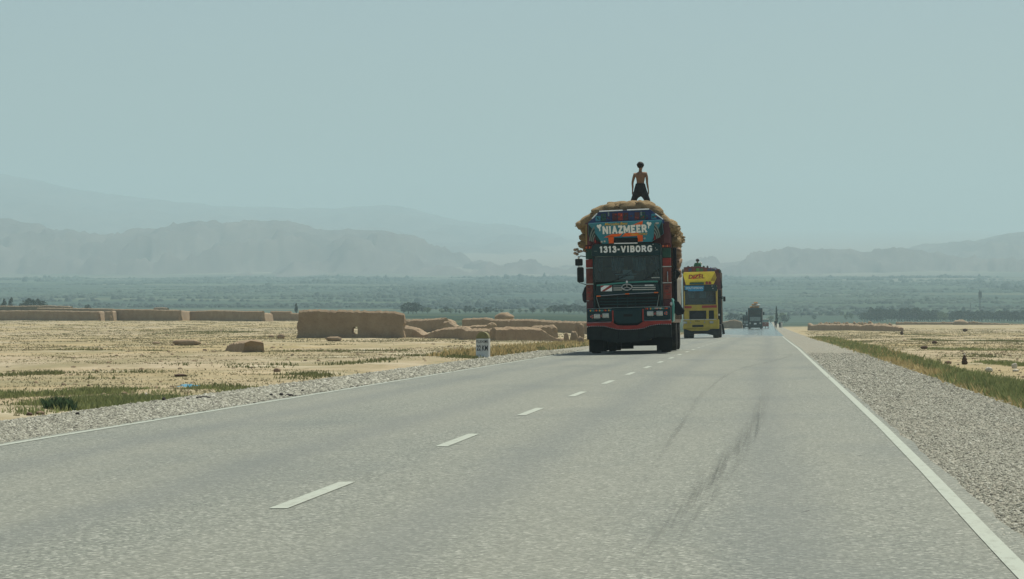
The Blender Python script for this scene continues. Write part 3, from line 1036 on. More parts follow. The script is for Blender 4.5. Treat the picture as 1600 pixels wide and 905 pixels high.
lump_px("clod", "dark brown clod in the right field in front of the green strip", "clod", 1444, 546, 11, 5, 42, None, M_DARKCLOD)
lump_px("clod", "small dark clod just beyond the end of the low ruin", "clod", 1409, 523.5, 5, 6, 43, None, M_DARKCLOD)
lump_px("clod", "dark clod on the far edge of the right field", "clod", 1508, 518.5, 8, 4, 44, None, M_DARKCLOD)
lump_px("clod", "brown heap beside the cairn, nearer the verge", "clod", 1482, 569, 10, 5, 45, None, M_BROWNCLOD)
lump_px("clod", "brown clod at the gravel's edge under the bush on the left", "clod", 63, 648, 14, 6, 46, None, M_BROWNCLOD)
lump_px("clod", "dark clod at the gravel's edge left of the brown clod", "clod", 46, 650, 9, 5.5, 47, None, M_DARKCLOD)
lump_px("clod", "dark flat heap in the left field beyond the blue plastic", "clod", 282, 589, 20, 4, 48, None, M_DARKCLOD)
lump_px("clod", "brown heap with a pale top in the left field near the gravel", "clod", 433, 581.5, 12, 6, 49, None, M_BROWNCLOD)
G_T = "black lumps of tar on the left gravel"
for k, (x, y, w_, h_, lab) in enumerate([
    (256, 626, 6.5, 5.5, "round black tar lump at the grass edge"), (121, 648.5, 6, 4.5, "black tar lump alone near the photo's left edge"),
    (276, 625.5, 5, 2, "small flat tar lump right of the round tar lump"), (293, 624, 6, 1.8, "thin tar crumb between the round lump and the long tar strip"),
    (318, 622.5, 26, 3.4, "long black strip of tar on the gravel edge"), (334, 622, 7, 2, "flat tar crumb at the end of the long tar strip"),
    (423.5, 619, 6, 4, "first black tar lump beside the white edge line"), (439.5, 619, 6.5, 5, "tallest black tar lump of the row beside the white edge line"),
    (452, 619.6, 13, 4, "widest tar lump of the row beside the white edge line"), (463, 619.5, 4, 2, "tar crumb ending the row beside the white edge line"),
    (473, 612, 5, 3, "small black tar lump higher on the gravel")]):
    lump_px("tar_lump", lab, "tar lump", x, y, w_, h_, 60 + k, None, M_TAR, G_T)

# crumpled blue plastic
def plastic():
    P = on_ground(297, 606)
    s = P.y / FPX
    b = MB()
    n, m_ = 16, 8
    for j in range(m_ + 1):
        for i in range(n + 1):
            x = (i / n - .5) * 23 * s; y = (j / m_ - .5) * 1.2
            h = .015 + .06 * abs(mnoise.noise(Vector((x * 4.5, y * 4.5, 3)))) + .08 * max(0, mnoise.noise(Vector((x * 2, y * 2, 9))))
            e = .8 + .5 * mnoise.noise(Vector((i * .4, j * .4, 0)))
            b.v.append((x * e, y * e, h))
    for j in range(m_):
        for i in range(n):
            if mnoise.noise(Vector((i * .35, j * .5, 4))) > -.28:
                a = j * (n + 1) + i
                b.f.append((a, a + 1, a + n + 2, a + n + 1))
    o = b.build("plastic_sheet", mat("blue_plastic", (.035, .20, .30), .5, var=.4, scale=4, spec=.3), None, True)
    o.location = P
    tag(o, "crumpled bright blue plastic sheet lying in the left field near the gravel", "plastic sheet")
plastic()

# ================================================================== kilometre stone
def milestone():
    P = at(753.5, 557, 91)
    P.z = gz(P.x, P.y) + .02
    s = P.y / FPX
    P.z = CAMZ - (557 - 501) * s
    t = thing("kilometre_stone", "white kilometre stone with a rounded olive top and black lettering at the gravel's edge", "kilometre stone", P, (0, 0, R(-4)))
    hw, H, sh = 10.2 * s, 38.5 * s, 27.5 * s
    m = mat("lime_paint", (.62, .64, .62), .8, var=.12, scale=9, bump=.2, dust=.35)
    mo = mat("olive_paint", (.20, .185, .085), .8, var=.2, scale=7, dust=.4)
    mk = mat("black_paint", (.02, .02, .03), .7)
    MB().box(-hw, hw, 0, .30, -.3, sh).build("body", m, t, bevel=.012)
    pts = [(-hw, sh + .002)] + [(hw * math.cos(a), sh + (H - sh) * math.sin(a) ** .9) for a in np.linspace(math.pi, 0, 15)[1:-1]] + [(hw, sh + .002)]
    MB().poly(pts, 0, .30).build("rounded_top", mo, t, bevel=.012)
    text_mesh("PULIKHUMRI", 4.6 * s, mk, "lettering", t, 0, -.006, 23.0 * s, 18.2 * s, bold=.008)
    text_mesh("22 KM", 8.2 * s, mk, "lettering", t, 0, -.006, 13.0 * s, 17.4 * s, bold=.02)
    b = MB().box(-hw - .45, hw * .6, -.35, .1, -.2, -.015)
    o = b.build("concrete_slab", mat("concrete", (.42, .40, .35), .9, var=.15, bump=.3), t, bevel=.02)
milestone()

# ================================================================== weeds, grasses, shrub
M_WEED = leaf_mat("weed_leaf", (.095, .110, .045), (.20, .205, .095))
M_GREEN = leaf_mat("grass_leaf", (.130, .160, .060), (.265, .280, .125))
M_STRAW = leaf_mat("straw", (.30, .22, .09), (.52, .42, .22))
M_SCRUB = leaf_mat("dry_scrub", (.20, .185, .105), (.31, .275, .17))
def blades(name, X, Y, Hh, Wd, m, kind='stuff', per=10, spread=.12, Z=None, parent=None):
    n = len(X)
    Z = ground(X, Y) if Z is None else Z
    N = n * per
    ox = np.repeat(X, per) + rng.normal(0, 1, N) * np.repeat(np.broadcast_to(spread, n), per)
    oy = np.repeat(Y, per) + rng.normal(0, 1, N) * np.repeat(np.broadcast_to(spread, n), per)
    oz = np.repeat(Z, per) - .02
    h = np.repeat(Hh, per) * rng.uniform(.45, 1.15, N)
    wd = np.repeat(np.broadcast_to(Wd, n), per) * rng.uniform(.6, 1.4, N)
    a = rng.uniform(0, 6.28, N)
    lean = h * rng.uniform(.05, .65, N); la = rng.uniform(0, 6.28, N)
    V = np.zeros((N, 4, 3))
    V[:, 0] = np.stack([ox - np.cos(a) * wd * .5, oy - np.sin(a) * wd * .5, oz], 1)
    V[:, 1] = np.stack([ox + np.cos(a) * wd * .5, oy + np.sin(a) * wd * .5, oz], 1)
    V[:, 2] = np.stack([ox + np.cos(la) * lean * .4 + np.cos(a) * wd * .45, oy + np.sin(la) * lean * .4 + np.sin(a) * wd * .45, oz + h * .6], 1)
    V[:, 3] = np.stack([ox + np.cos(la) * lean, oy + np.sin(la) * lean, oz + h], 1)
    F = (np.array([(0, 1, 2), (0, 2, 3)])[None] + 4 * np.arange(N)[:, None, None]).reshape(-1, 3)
    r_ = np.clip(np.repeat(rng.random(n), per) * .6 + rng.random(N) * .4, 0, 1)
    o = link(name, np_mesh(name, V.reshape(-1, 3), F, [m], False, np.repeat(r_, 2)), parent)
    if kind: tag(o, kind=kind)
    return o
def strip_pts(px0, py0, px1, py1, depth, dens):
    """points in a band of ground between two spots of the photograph; depth in metres along the view"""
    A, B = on_ground(px0, py0), on_ground(px1, py1)
    L = math.hypot(B.x - A.x, B.y - A.y)
    n = max(6, int(L * depth * dens))
    t = rng.random(n)
    X = A.x + (B.x - A.x) * t; Y = A.y + (B.y - A.y) * t + rng.uniform(-.5, .5, n) * depth
    k = vnoise(X * .9, Y * .5, 41) > .30
    return X[k], Y[k]
wx, wy = [], []
for (a, b, c_, d, dep, den) in [
    (92, 547, 262, 548.5, 2.2, 4), (28, 585, 70, 584.5, 2.4, 16), (76, 583, 122, 583, 1.2, 12), (130, 583.5, 240, 582.5, 1.0, 8), (245, 582, 262, 581, 1.6, 14), (316, 582, 332, 582, 1.5, 14),
    (258, 573, 300, 572, 1.0, 7), (300, 572, 480, 573.5, 1.6, 9), (320, 570, 345, 571, 1.6, 10), (440, 549.5, 562, 549.5, 3.5, 6), (410, 550, 440, 551, 2, 3), (618, 556.5, 702, 556, 2.6, 8), (222, 594, 300, 594.5, .8, 8), (338, 603.5, 400, 605, 1.2, 9),
    (60, 594, 160, 592, .8, 3), (460, 588, 500, 586, 1.6, 10), (480, 570, 620, 561, 1.0, 4), (520, 566, 600, 567, 1.2, 4), (0, 585, 30, 586, 1, 5), (570, 549, 640, 548, 2, 3), (420, 594, 480, 590, 1.0, 6),
    (705, 559, 738, 559.5, 1.6, 18), (768, 549, 830, 546, 3, 5)]:
    x, y = strip_pts(a, b, c_, d, dep, den); wx.append(x); wy.append(y)
for (a, b, c_, d, dep, den) in [(1425, 530.5, 1600, 534, 6, 5), (1465, 556, 1552, 558, 2.4, 7), (1400, 543, 1450, 543, 3, 3), (1300, 535, 1360, 535, 5, 2), (1415, 523, 1480, 525, 8, 1.2)]:
    x, y = strip_pts(a, b, c_, d, dep, den); wx.append(x); wy.append(y)
X, Y = np.concatenate(wx), np.concatenate(wy)
blades("weeds", X, Y, rng.uniform(.04, .12, len(X)), .028, M_WEED, per=16, spread=.20)
wx, wy = [], []
for (a, b, c_, d, dep, den) in [(290, 519, 375, 520, 25, .9), (200, 516, 290, 517, 12, .4)]:
    x, y = strip_pts(a, b, c_, d, dep, den); wx.append(x); wy.append(y)
X, Y = np.concatenate(wx), np.concatenate(wy)
blades("weeds", X, Y, rng.uniform(.05, .12, len(X)), .06, M_WEED, per=10, spread=.4)
# green grass beside the left gravel
gxs, gys = [], []
for (a, b, c_, d, dep, den) in [(-40, 622, 345, 610, 3.0, 26), (60, 632, 330, 617, 2.6, 40), (110, 640, 300, 623, 1.8, 40), (-40, 633, 40, 631, 2.0, 12), (20, 648, 60, 644, 1.2, 12), (240, 613, 400, 605, 1.4, 16)]:
    x, y = strip_pts(a, b, c_, d, dep, den); gxs.append(x); gys.append(y)
for (a, b, c_, d, dep, den) in [(1450, 545, 1600, 548, 5, 7), (1538, 567, 1600, 571, 4, 14), (1500, 546, 1540, 546, 5, 6)]:
    x, y = strip_pts(a, b, c_, d, dep, den); gxs.append(x); gys.append(y)
X, Y = np.concatenate(gxs), np.concatenate(gys)
k = (X < EL - .05) | (X > ER)
X, Y = X[k], Y[k]
blades("grass", X, Y, rng.uniform(.04, .12, len(X)), .018, M_GREEN, per=18, spread=.12)
# verge right of the gravel: green grass with a straw edge
n = 9000
Y = 1 / (1 / 235 + rng.random(n) * (1 / 18 - 1 / 235))
edge = ER + .06 + .10 * (fbm(Y * .35, Y * 0, 3, 61))
wdt = np.interp(Y, [18, 40, 60, 120, 235], [.95, .95, .8, 1.1, 1.8])
X = edge + rng.random(n) ** 1.3 * wdt
straw = ((Y > 58) & (Y < 84) & (X < edge + .42)) | ((Y > 84) & (rng.random(n) < .42)) | (rng.random(n) < .07) | (X < edge + .07)
hh = rng.uniform(.10, .24, n) * (.7 + .7 * fbm(X * 1.5, Y * .5, 3, 71))
k = ~straw
blades("grass", X[k], Y[k], hh[k], .020 * np.clip(Y[k] / 40, 1, 3), M_GREEN, per=16, spread=.07 * np.clip(Y[k] / 40, 1, 2.5))
blades("straw_grass", X[straw], Y[straw], hh[straw] * .85, .018 * np.clip(Y[straw] / 40, 1, 3), M_STRAW, per=12, spread=.07 * np.clip(Y[straw] / 40, 1, 2.5))
# pale standing straw along the far left gravel edge
n = 1500
Y = rng.uniform(92, 175, n)
X = EL - .25 - 1.7 * rng.random(n) ** 1.4
k = rng.random(n) < .45
blades("straw_grass", X[~k], Y[~k], rng.uniform(.10, .26, (~k).sum()), .05, M_STRAW, per=12, spread=.16)
blades("weeds", X[k], Y[k], rng.uniform(.08, .22, k.sum()), .05, M_WEED, per=12, spread=.16)
# dry stubble and scrub scattered over the fields
n = 60000
Y = 28 * (430 / 28) ** (rng.random(n) ** .8)
a = np.radians(rng.uniform(-17, 7, n))
X = Y * np.tan(a)
d = fbm(X * .25, Y * .10, 4, 83)
k = ((X < EL - .3) | (X > ER + 1.3)) & (d > .40)
X, Y = X[k], Y[k]
blades("dry_scrub", X, Y, rng.uniform(.015, .05, len(X)) * np.clip(Y / 90, 1, 1.6), .035 * np.clip(Y / 70, 1, 4), M_SCRUB, per=7, spread=.12 * np.clip(Y / 70, 1, 2.5))
n = 5500
Y = 30 * (330 / 30) ** rng.random(n)
X = Y * np.tan(np.radians(rng.uniform(-17, 7, n)))
d = fbm(X * .12, Y * .06, 3, 97)
k = ((X < EL - .2) | (X > ER + 1.2)) & (d > .46)
X, Y = X[k], Y[k]
M_CLODS = NB("field_clods"); M_CLODS = M_CLODS.done(M_CLODS.ramp(M_CLODS.attr("rnd"), [(0, (.13, .095, .06)), (.6, (.25, .19, .12)), (.95, (.34, .28, .19)), (1, (.44, .40, .32))]), .95, .1)
o = stones("rubble", X, Y, ground(X, Y), (.012 + .045 * rng.random(len(X)) ** 4) * np.clip(Y / 60, 1, 2.2), M_CLODS)
tag(o, kind='stuff')

def shrub(label, px, py, wpx, hpx, n=380):
    P = on_ground(px, py)
    s = P.y / FPX
    t = thing("shrub", label, "shrub", P)
    b = MB()
    for k in range(7):
        a = k * .9; r = wpx * s * .38
        b.tube([(0, 0, -.05), (r * .5 * math.cos(a), r * .5 * math.sin(a), hpx * s * .5), (r * math.cos(a), r * math.sin(a), hpx * s * .85)], [.012, .008, .004], 5)
    b.build("stems", mat("twig", (.12, .09, .05), .9), t)
    X = rng.normal(0, wpx * s * .20, n); Y = rng.normal(0, wpx * s * .16, n)
    rr = np.clip(1 - (X / (wpx * s * .55)) ** 2, .1, 1)
    blades("foliage", X, Y, hpx * s * rr * rng.uniform(.6, 1.05, n), .022, leaf_mat("shrub_leaf", (.040, .075, .038), (.095, .140, .070)), None, 8, .05, np.zeros(n), t)
shrub("bushy dark green shrub at the edge of the left gravel", 93, 641, 38, 23)

# ================================================================== trees
M_BARK = mat("bark", (.10, .08, .06), .9)
TREE_MESH = []
def tree_meshes(kind, seed):
    """unit-height tree: trunk mesh and crown mesh of leaf clumps"""
    r = np.random.default_rng(seed)
    b = MB()
    b.tube([(0, 0, -.05), (.01, 0, .35), (0, .01, .75)], [.035, .026, .010], 6)
    for k in range(5):
        a = r.uniform(0, 6.28); z = r.uniform(.25, .6); L = r.uniform(.1, .2) * (1 if kind else .5)
        b.tube([(0, 0, z), (L * math.cos(a), L * math.sin(a), z + .14)], [.014, .005], 4)
    tmp = b.build("trunk", M_BARK)
    tm = tmp.data
    bpy.data.objects.remove(tmp)
    wdt = .15 if kind == 0 else .36
    n = 620
    V, F = [], []
    cl = [(r.normal(0, .5), r.normal(0, .5), r.uniform(.25, .93)) for _ in range(16)]
    for k in range(n):
        cx, cy, cz = cl[r.integers(len(cl))]
        z = np.clip(cz + r.normal(0, .07), .14, 1.0)
        if kind == 0: wz = wdt * (math.sin(math.pi * min(1, (z - .1) / .9) ** .75) ** .8 + .12)
        else: wz = wdt * (math.sin(math.pi * min(1, max(0, (z - .12)) / .9)) ** .6 + .1)
        x, y = np.clip(cx + r.normal(0, .35), -1.1, 1.1) * wz, np.clip(cy + r.normal(0, .35), -1.1, 1.1) * wz
        s = r.uniform(.025, .065)
        d1, d2 = Vector(r.normal(0, 1, 3)).normalized(), Vector(r.normal(0, 1, 3)).normalized()
        c_ = Vector((x, y, z)); i = len(V)
        V += [c_ + d1 * s, c_ + d2 * s, c_ - d1 * s * .8, c_ - d2 * s * .9]
        F.append((i, i + 1, i + 2, i + 3))
    cm = np_mesh("crown", [tuple(v) for v in V], F, [], False, r.random(n))
    return tm, cm
M_TREES = [leaf_mat("tree_leaf", (.010, .022, .014), (.032, .052, .028), .15), leaf_mat("pale_tree_leaf", (.050, .078, .030), (.110, .135, .055))]
for s in range(3):
    for kind in (0, 1):
        tm, cm = tree_meshes(kind, 100 + s * 2 + kind)
        c2 = cm.copy()
        cm.materials.append(M_TREES[0]); c2.materials.append(M_TREES[1])
        TREE_MESH.append((kind, tm, (cm, c2)))
def tree(name, label, px, py_top, Y, kind=1, pale=0, group=None, wide=1.0, py_base=None):
    X = at(px, 500, Y).x
    zb = gz(X, Y)
    H = at(px, py_top, Y).z - zb
    k, tm, cm = random.choice([q for q in TREE_MESH if q[0] == kind])
    t = thing(name, label, "tree", (X, Y, zb), (0, 0, random.uniform(0, 6.28)), group)
    sc = H * wide
    for nm, me in (("trunk", tm), ("crown", cm[pale])):
        o = link(nm, me, t)
        o.scale = (sc, sc, H)
    return t
GT = "tree row beyond the right field"
for (x0, x1, top, dx, pale, kind) in [(1347, 1357, 486, 4, 0, 1), (1360, 1380, 482, 3.2, 0, 0), (1385, 1404, 484.5, 3.6, 0, 1), (1406, 1440, 482.5, 3.0, 0, 0), (1442, 1464, 486, 3.4, 0, 0), (1466, 1482, 488.5, 4.2, 1, 1), (1485, 1534, 486.5, 3.4, 0, 0), (1541, 1552, 487.5, 4, 0, 1), (1554, 1600, 486.5, 3.6, 0, 0), (1604, 1660, 490, 6, 0, 1)]:
    x = x0; q_ = 0
    clump = {1347: "pair left of the tallest clump", 1360: "tall clump left of the middle of the row", 1385: "broad clump left of the long stand", 1406: "long stand in the middle of the row", 1442: "stand just left of the pale gap", 1466: "pale green gap in the row", 1485: "stand between the pale gap and the tall mast", 1541: "pair just right of the tall mast", 1554: "last stand at the photo's right edge", 1604: "stand cut by the photo's right edge"}[x0]
    while x <= x1:
        lab_ = {(0, 0): "slender dark tree in the long row beyond the right field", (1, 0): "broad dark tree in the long row beyond the right field", (1, 1): "pale green broad tree in the gap of the long row beyond the right field"}[(kind, pale)]
        lab = ORD[q_] + " tree from the left in the " + clump
        q_ += 1
        tree("poplar_tree" if kind == 0 else "bushy_tree", lab, x + random.uniform(-1, 1), top + random.uniform(-1.5, 2.5), random.uniform(1380, 1480), kind, pale, GT, random.uniform(1.0, 1.35) * (1.7 if kind == 0 else 1.1))
        x += dx * random.uniform(.8, 1.25)
GM = "fainter trees behind the low ruin on the right"
for q_, (x, top) in enumerate([(1232, 492), (1238, 496), (1252, 493), (1262, 496), (1272, 493), (1284, 489), (1294, 493), (1306, 491), (1314, 488), (1322, 491), (1330, 489), (1338, 494)]):
    tree("bushy_tree", ORD[q_] + " faint tree from the road above the low ruin on the right", x, top, random.uniform(1500, 1700), 1, 1 if x % 4 else 0, GM, random.uniform(.9, 1.2))
tree("cypress_tree", "thin dark tree standing at the end of the road", 1213, 479, 720, 0, 0, None, .42)
GL_ = "trees behind the far walls on the left"
for x, top, kind, lab in [(6, 467.5, 0, "slender tree at the photo's left edge behind the far walls"), (18, 465.5, 0, "tall slender tree second from the photo's left edge"), (38, 471, 1, "first low tree of the left clump behind the far walls"), (45, 466.5, 1, "tallest tree of the left clump behind the far walls"), (52, 468.5, 1, "middle tree of the left clump behind the far walls"), (59, 467.5, 1, "broad tree right of the middle of the left clump"), (66, 470.5, 1, "last low tree of the left clump behind the far walls"), (137, 476, 1, "lone low tree right of the left clump"), (463, 474, 0, "small spire-like tree left of the tall wall")]:
    tree("poplar_tree" if kind == 0 else "bushy_tree", lab, x, top, random.uniform(820, 900), kind, 0, GL_, random.uniform(.8, 1.1))
GB = "trees behind the ruins"
for q_, (x, top, pale) in enumerate([(630, 476, 0), (638, 472.5, 0), (645, 473.5, 0), (651, 472, 0), (660, 479, 0), (668, 480, 1), (690, 482, 1), (697, 479, 0), (704, 482, 1), (712, 483, 0), (718, 485, 0), (728, 478.5, 0), (734, 478, 0), (741, 481, 0), (750, 482, 0), (760, 480, 0), (766, 479.5, 0), (775, 481, 0), (784, 483, 1), (800, 484, 1), (812, 482, 1), (822, 484, 0), (832, 480, 0), (846, 483, 1), (858, 480, 1), (866, 477, 0), (873, 478, 0), (881, 476, 0), (889, 477.5, 0), (897, 475, 0), (905, 477, 0), (914, 478, 0), (1140, 489, 0), (1150, 491, 0), (1158, 490, 0), (1204, 493, 1), (1222, 489, 1), (1226, 492, 0)]):
    tree("bushy_tree", (ORD[q_ % 16] + (" dark" if not pale else " pale") + " tree from the left behind the " + ("left half of the ruins" if q_ < 16 else "right half of the ruins, before the truck")) if x < 1000 else (ORD[q_ - 32] + " tree from the yellow truck in the haze at the end of the road"), x, top, random.uniform(1050, 1300), 1, pale, GB if x < 1000 else "trees in the haze beyond the road's end", random.uniform(1.0, 1.5))

# masts
M_MAST = mat("mast_steel", (.16, .15, .15), .6, .3)
def mast(label, px, top, Y, wd, panels):
    P = at(px, 500, Y); P.z = gz(P.x, P.y)
    H = at(px, top, Y).z - P.z
    t = thing("radio_mast", label, "mast", P)
    b = MB()
    for s in ((-1, -1), (1, -1), (0, 1)):
        b.tube([(s[0] * wd, s[1] * wd, -.5), (s[0] * wd * .35, s[1] * wd * .35, H)], wd * .16, 5)
    b.build("legs", M_MAST, t)
    b = MB()
    for k in range(12):
        z = H * k / 12; z2 = H * (k + 1) / 12; q = 1 - .65 * k / 12; q2 = 1 - .65 * (k + 1) / 12
        b.tube([(-wd * q, -wd * q, z), (wd * q2, -wd * q2, z2)], wd * .09, 4)
        b.tube([(wd * q, -wd * q, z), (0, wd * q2, z2)], wd * .09, 4)
    b.build("lattice", M_MAST, t)
    if panels:
        for k in range(3):
            a = k * 2.1
            MB().box(-.35, .35, -.12, .12, -1.4, 1.4).build("antenna_panel", M_MAST, t).location = (wd * 1.0 * math.cos(a), wd * 1.0 * math.sin(a), H * .84)
mast("tall lattice radio mast rising behind the tree row on the right", 1531, 453, 1500, .55, True)
mast("thinner, shorter mast left of the tall radio mast", 1516.5, 473, 1480, .32, False)
mast("faint thin mast farthest left over the tree row", 1473, 461, 2400, .4, False)
# ================================================================== people
def skin_body(name, m, nodes, edges, parent, sub=1, root=0):
    """one continuous skinned surface from joints {name:(x,y,z,r)}"""
    me = bpy.data.meshes.new(name)
    keys = list(nodes)
    me.from_pydata([nodes[k][:3] for k in keys], [(keys.index(a), keys.index(b)) for a, b in edges], [])
    o = bpy.data.objects.new("tmp_skin", me)
    COL.objects.link(o)
    sk = o.modifiers.new("skin", 'SKIN')
    sk.use_smooth_shade = True
    lay = me.skin_vertices[0].data
    for i, k in enumerate(keys):
        r = nodes[k][3]
        lay[i].radius = (r if isinstance(r, tuple) else (r, r))
        lay[i].use_root = (i == root)
    if sub:
        ss = o.modifiers.new("sub", 'SUBSURF'); ss.levels = sub; ss.render_levels = sub
    dg = bpy.context.evaluated_depsgraph_get()
    out = bpy.data.meshes.new_from_object(o.evaluated_get(dg))
    bpy.data.objects.remove(o)
    out.name = name
    out.materials.clear(); out.materials.append(m)
    for p in out.polygons: p.use_smooth = True
    return link(name, out, parent)
M_SKIN = mat("skin", (.21, .118, .07), .6, var=.12, scale=9)
M_HAIR = mat("hair", (.010, .008, .007), .7, var=.2)
M_BLACKCLOTH = mat("black_cloth", (.022, .024, .030), .9, var=.25, scale=8, bump=.5)
M_GREENCLOTH = mat("green_cloth", (.03, .16, .07), .9, var=.25, scale=8, bump=.4)
M_BLUECLOTH = mat("blue_cloth", (.045, .07, .16), .9, var=.25, scale=8, bump=.4)
M_WHITECLOTH = mat("white_cloth", (.60, .58, .53), .9, var=.15, scale=8, bump=.4)

def hand(N, E, w, s, z, x, y=0, d=-1):
    """five bent fingers and a thumb growing from wrist w"""
    N['palm' + s] = (x, y, z - .055, (.032, .020))
    E.append((w, 'palm' + s))
    sg = 1 if x > 0 else -1
    for k, (dy, L) in enumerate([(-.030, .070), (-.010, .080), (.010, .076), (.030, .060)]):
        N[f'k{k}{s}'] = (x + .004 * sg, y + dy, z - .085, .0095)
        N[f'm{k}{s}'] = (x - .002 * sg, y + dy * 1.1, z - .085 - L * .5, .0085)
        N[f't{k}{s}'] = (x - .020 * sg, y + dy * 1.05, z - .085 - L * .95, .007)
        E += [('palm' + s, f'k{k}{s}'), (f'k{k}{s}', f'm{k}{s}'), (f'm{k}{s}', f't{k}{s}')]
    N['th' + s] = (x - .012 * sg, y + .042, z - .05, .010)
    N['tt' + s] = (x - .022 * sg, y + .058, z - .095, .008)
    E += [('palm' + s, 'th' + s), ('th' + s, 'tt' + s)]

def standing_man(P, label):
    t = thing("person", label, "person", P, (0, 0, R(-9)))
    N = {'pelvis': (0, 0, .93, (.135, .10)), 'waist': (0, .01, 1.06, (.118, .085)), 'ribs': (.006, .0, 1.20, (.148, .10)), 'chest': (.004, -.01, 1.33, (.172, .095)),
         'neck0': (0, 0, 1.43, (.062, .058)), 'neck1': (0, .01, 1.50, .050), 'head0': (.006, .025, 1.57, (.070, .082)), 'head1': (.010, .02, 1.645, (.074, .090)), 'head2': (0, .015, 1.70, (.052, .062)),
         'nose': (0, .118, 1.595, .014)}
    E = [('pelvis', 'waist'), ('waist', 'ribs'), ('ribs', 'chest'), ('chest', 'neck0'), ('neck0', 'neck1'), ('neck1', 'head0'), ('head0', 'head1'), ('head1', 'head2'), ('head0', 'nose')]
    for s, sg in (('L', -1), ('R', 1)):
        N['sh' + s] = (sg * .178, -.005, 1.380 + .008 * sg, (.062, .058))
        N['ua' + s] = (sg * .214, -.01, 1.24, (.050, .048))
        N['el' + s] = (sg * (.222 if sg > 0 else .245), -.025 - (.03 if sg < 0 else 0), 1.085, (.038, .038))
        N['fa' + s] = (sg * .242, -.005, .96, (.034, .034))
        N['wr' + s] = (sg * .256, .02, .845, (.025, .022))
        E += [('chest', 'sh' + s), ('sh' + s, 'ua' + s), ('ua' + s, 'el' + s), ('el' + s, 'fa' + s), ('fa' + s, 'wr' + s)]
        hand(N, E, 'wr' + s, s, .845, sg * .258, .022)
        N['hip' + s] = (sg * .10, 0, .84, (.085, .085))
        N['kn' + s] = (sg * .22, .03, .47, (.056, .058))
        N['an' + s] = (sg * .275, .0, .09, (.036, .040))
        N['ft' + s] = (sg * .292, .10, .035, (.042, .028))
        N['to' + s] = (sg * .30, .17, .025, (.038, .020))
        E += [('pelvis', 'hip' + s), ('hip' + s, 'kn' + s), ('kn' + s, 'an' + s), ('an' + s, 'ft' + s), ('ft' + s, 'to' + s)]
    skin_body("body", M_SKIN, N, E, t, 1)
    T = {'seat': (0, -.01, .92, (.165, .125)), 'belt': (0, 0, 1.035, (.128, .10)), 'crotch': (0, 0, .815, (.15, .12))}
    TE = [('seat', 'belt'), ('seat', 'crotch')]
    for s, sg in (('L', -1), ('R', 1)):
        T['th' + s] = (sg * .140, .01, .735, (.115, .12)); T['kn' + s] = (sg * .235, .02, .50, (.088, .10)); T['hem' + s] = (sg * .268, .015, .30, (.085, .09)); T['end' + s] = (sg * .272, .01, .26, (.075, .08))
        TE += [('crotch', 'th' + s), ('th' + s, 'kn' + s), ('kn' + s, 'hem' + s), ('hem' + s, 'end' + s)]
    skin_body("trousers", M_BLACKCLOTH, T, TE, t, 1)
    b = MB().ball((0, .008, 1.655), .112, .122, .108, 18, 12)
    b.v = [(x * (1 + .14 * mnoise.noise(Vector((x * 22, y * 22, z * 22)))), y if y < .05 else .05 + (y - .05) * (1 if z > 1.67 else .2), max(z, 1.555 + .05 * (y > .0)) + .010 * mnoise.noise(Vector((x * 30, y * 30, 1)))) for x, y, z in b.v]
    b.build("hair", M_HAIR, t, True)
    for sg in (-1, 1):
        MB().ball((sg * .078, .02, 1.60), .014, .022, .032, 8, 6).build("ear", M_SKIN, t, True)
        MB().ball((sg * .030, .098, 1.632), .011, .008, .008, 8, 6).build("eye", M_HAIR, t, True)
    MB().ball((0, .103, 1.562), .024, .009, .007, 8, 6).build("mouth", M_SKIN, t, True)
    return t

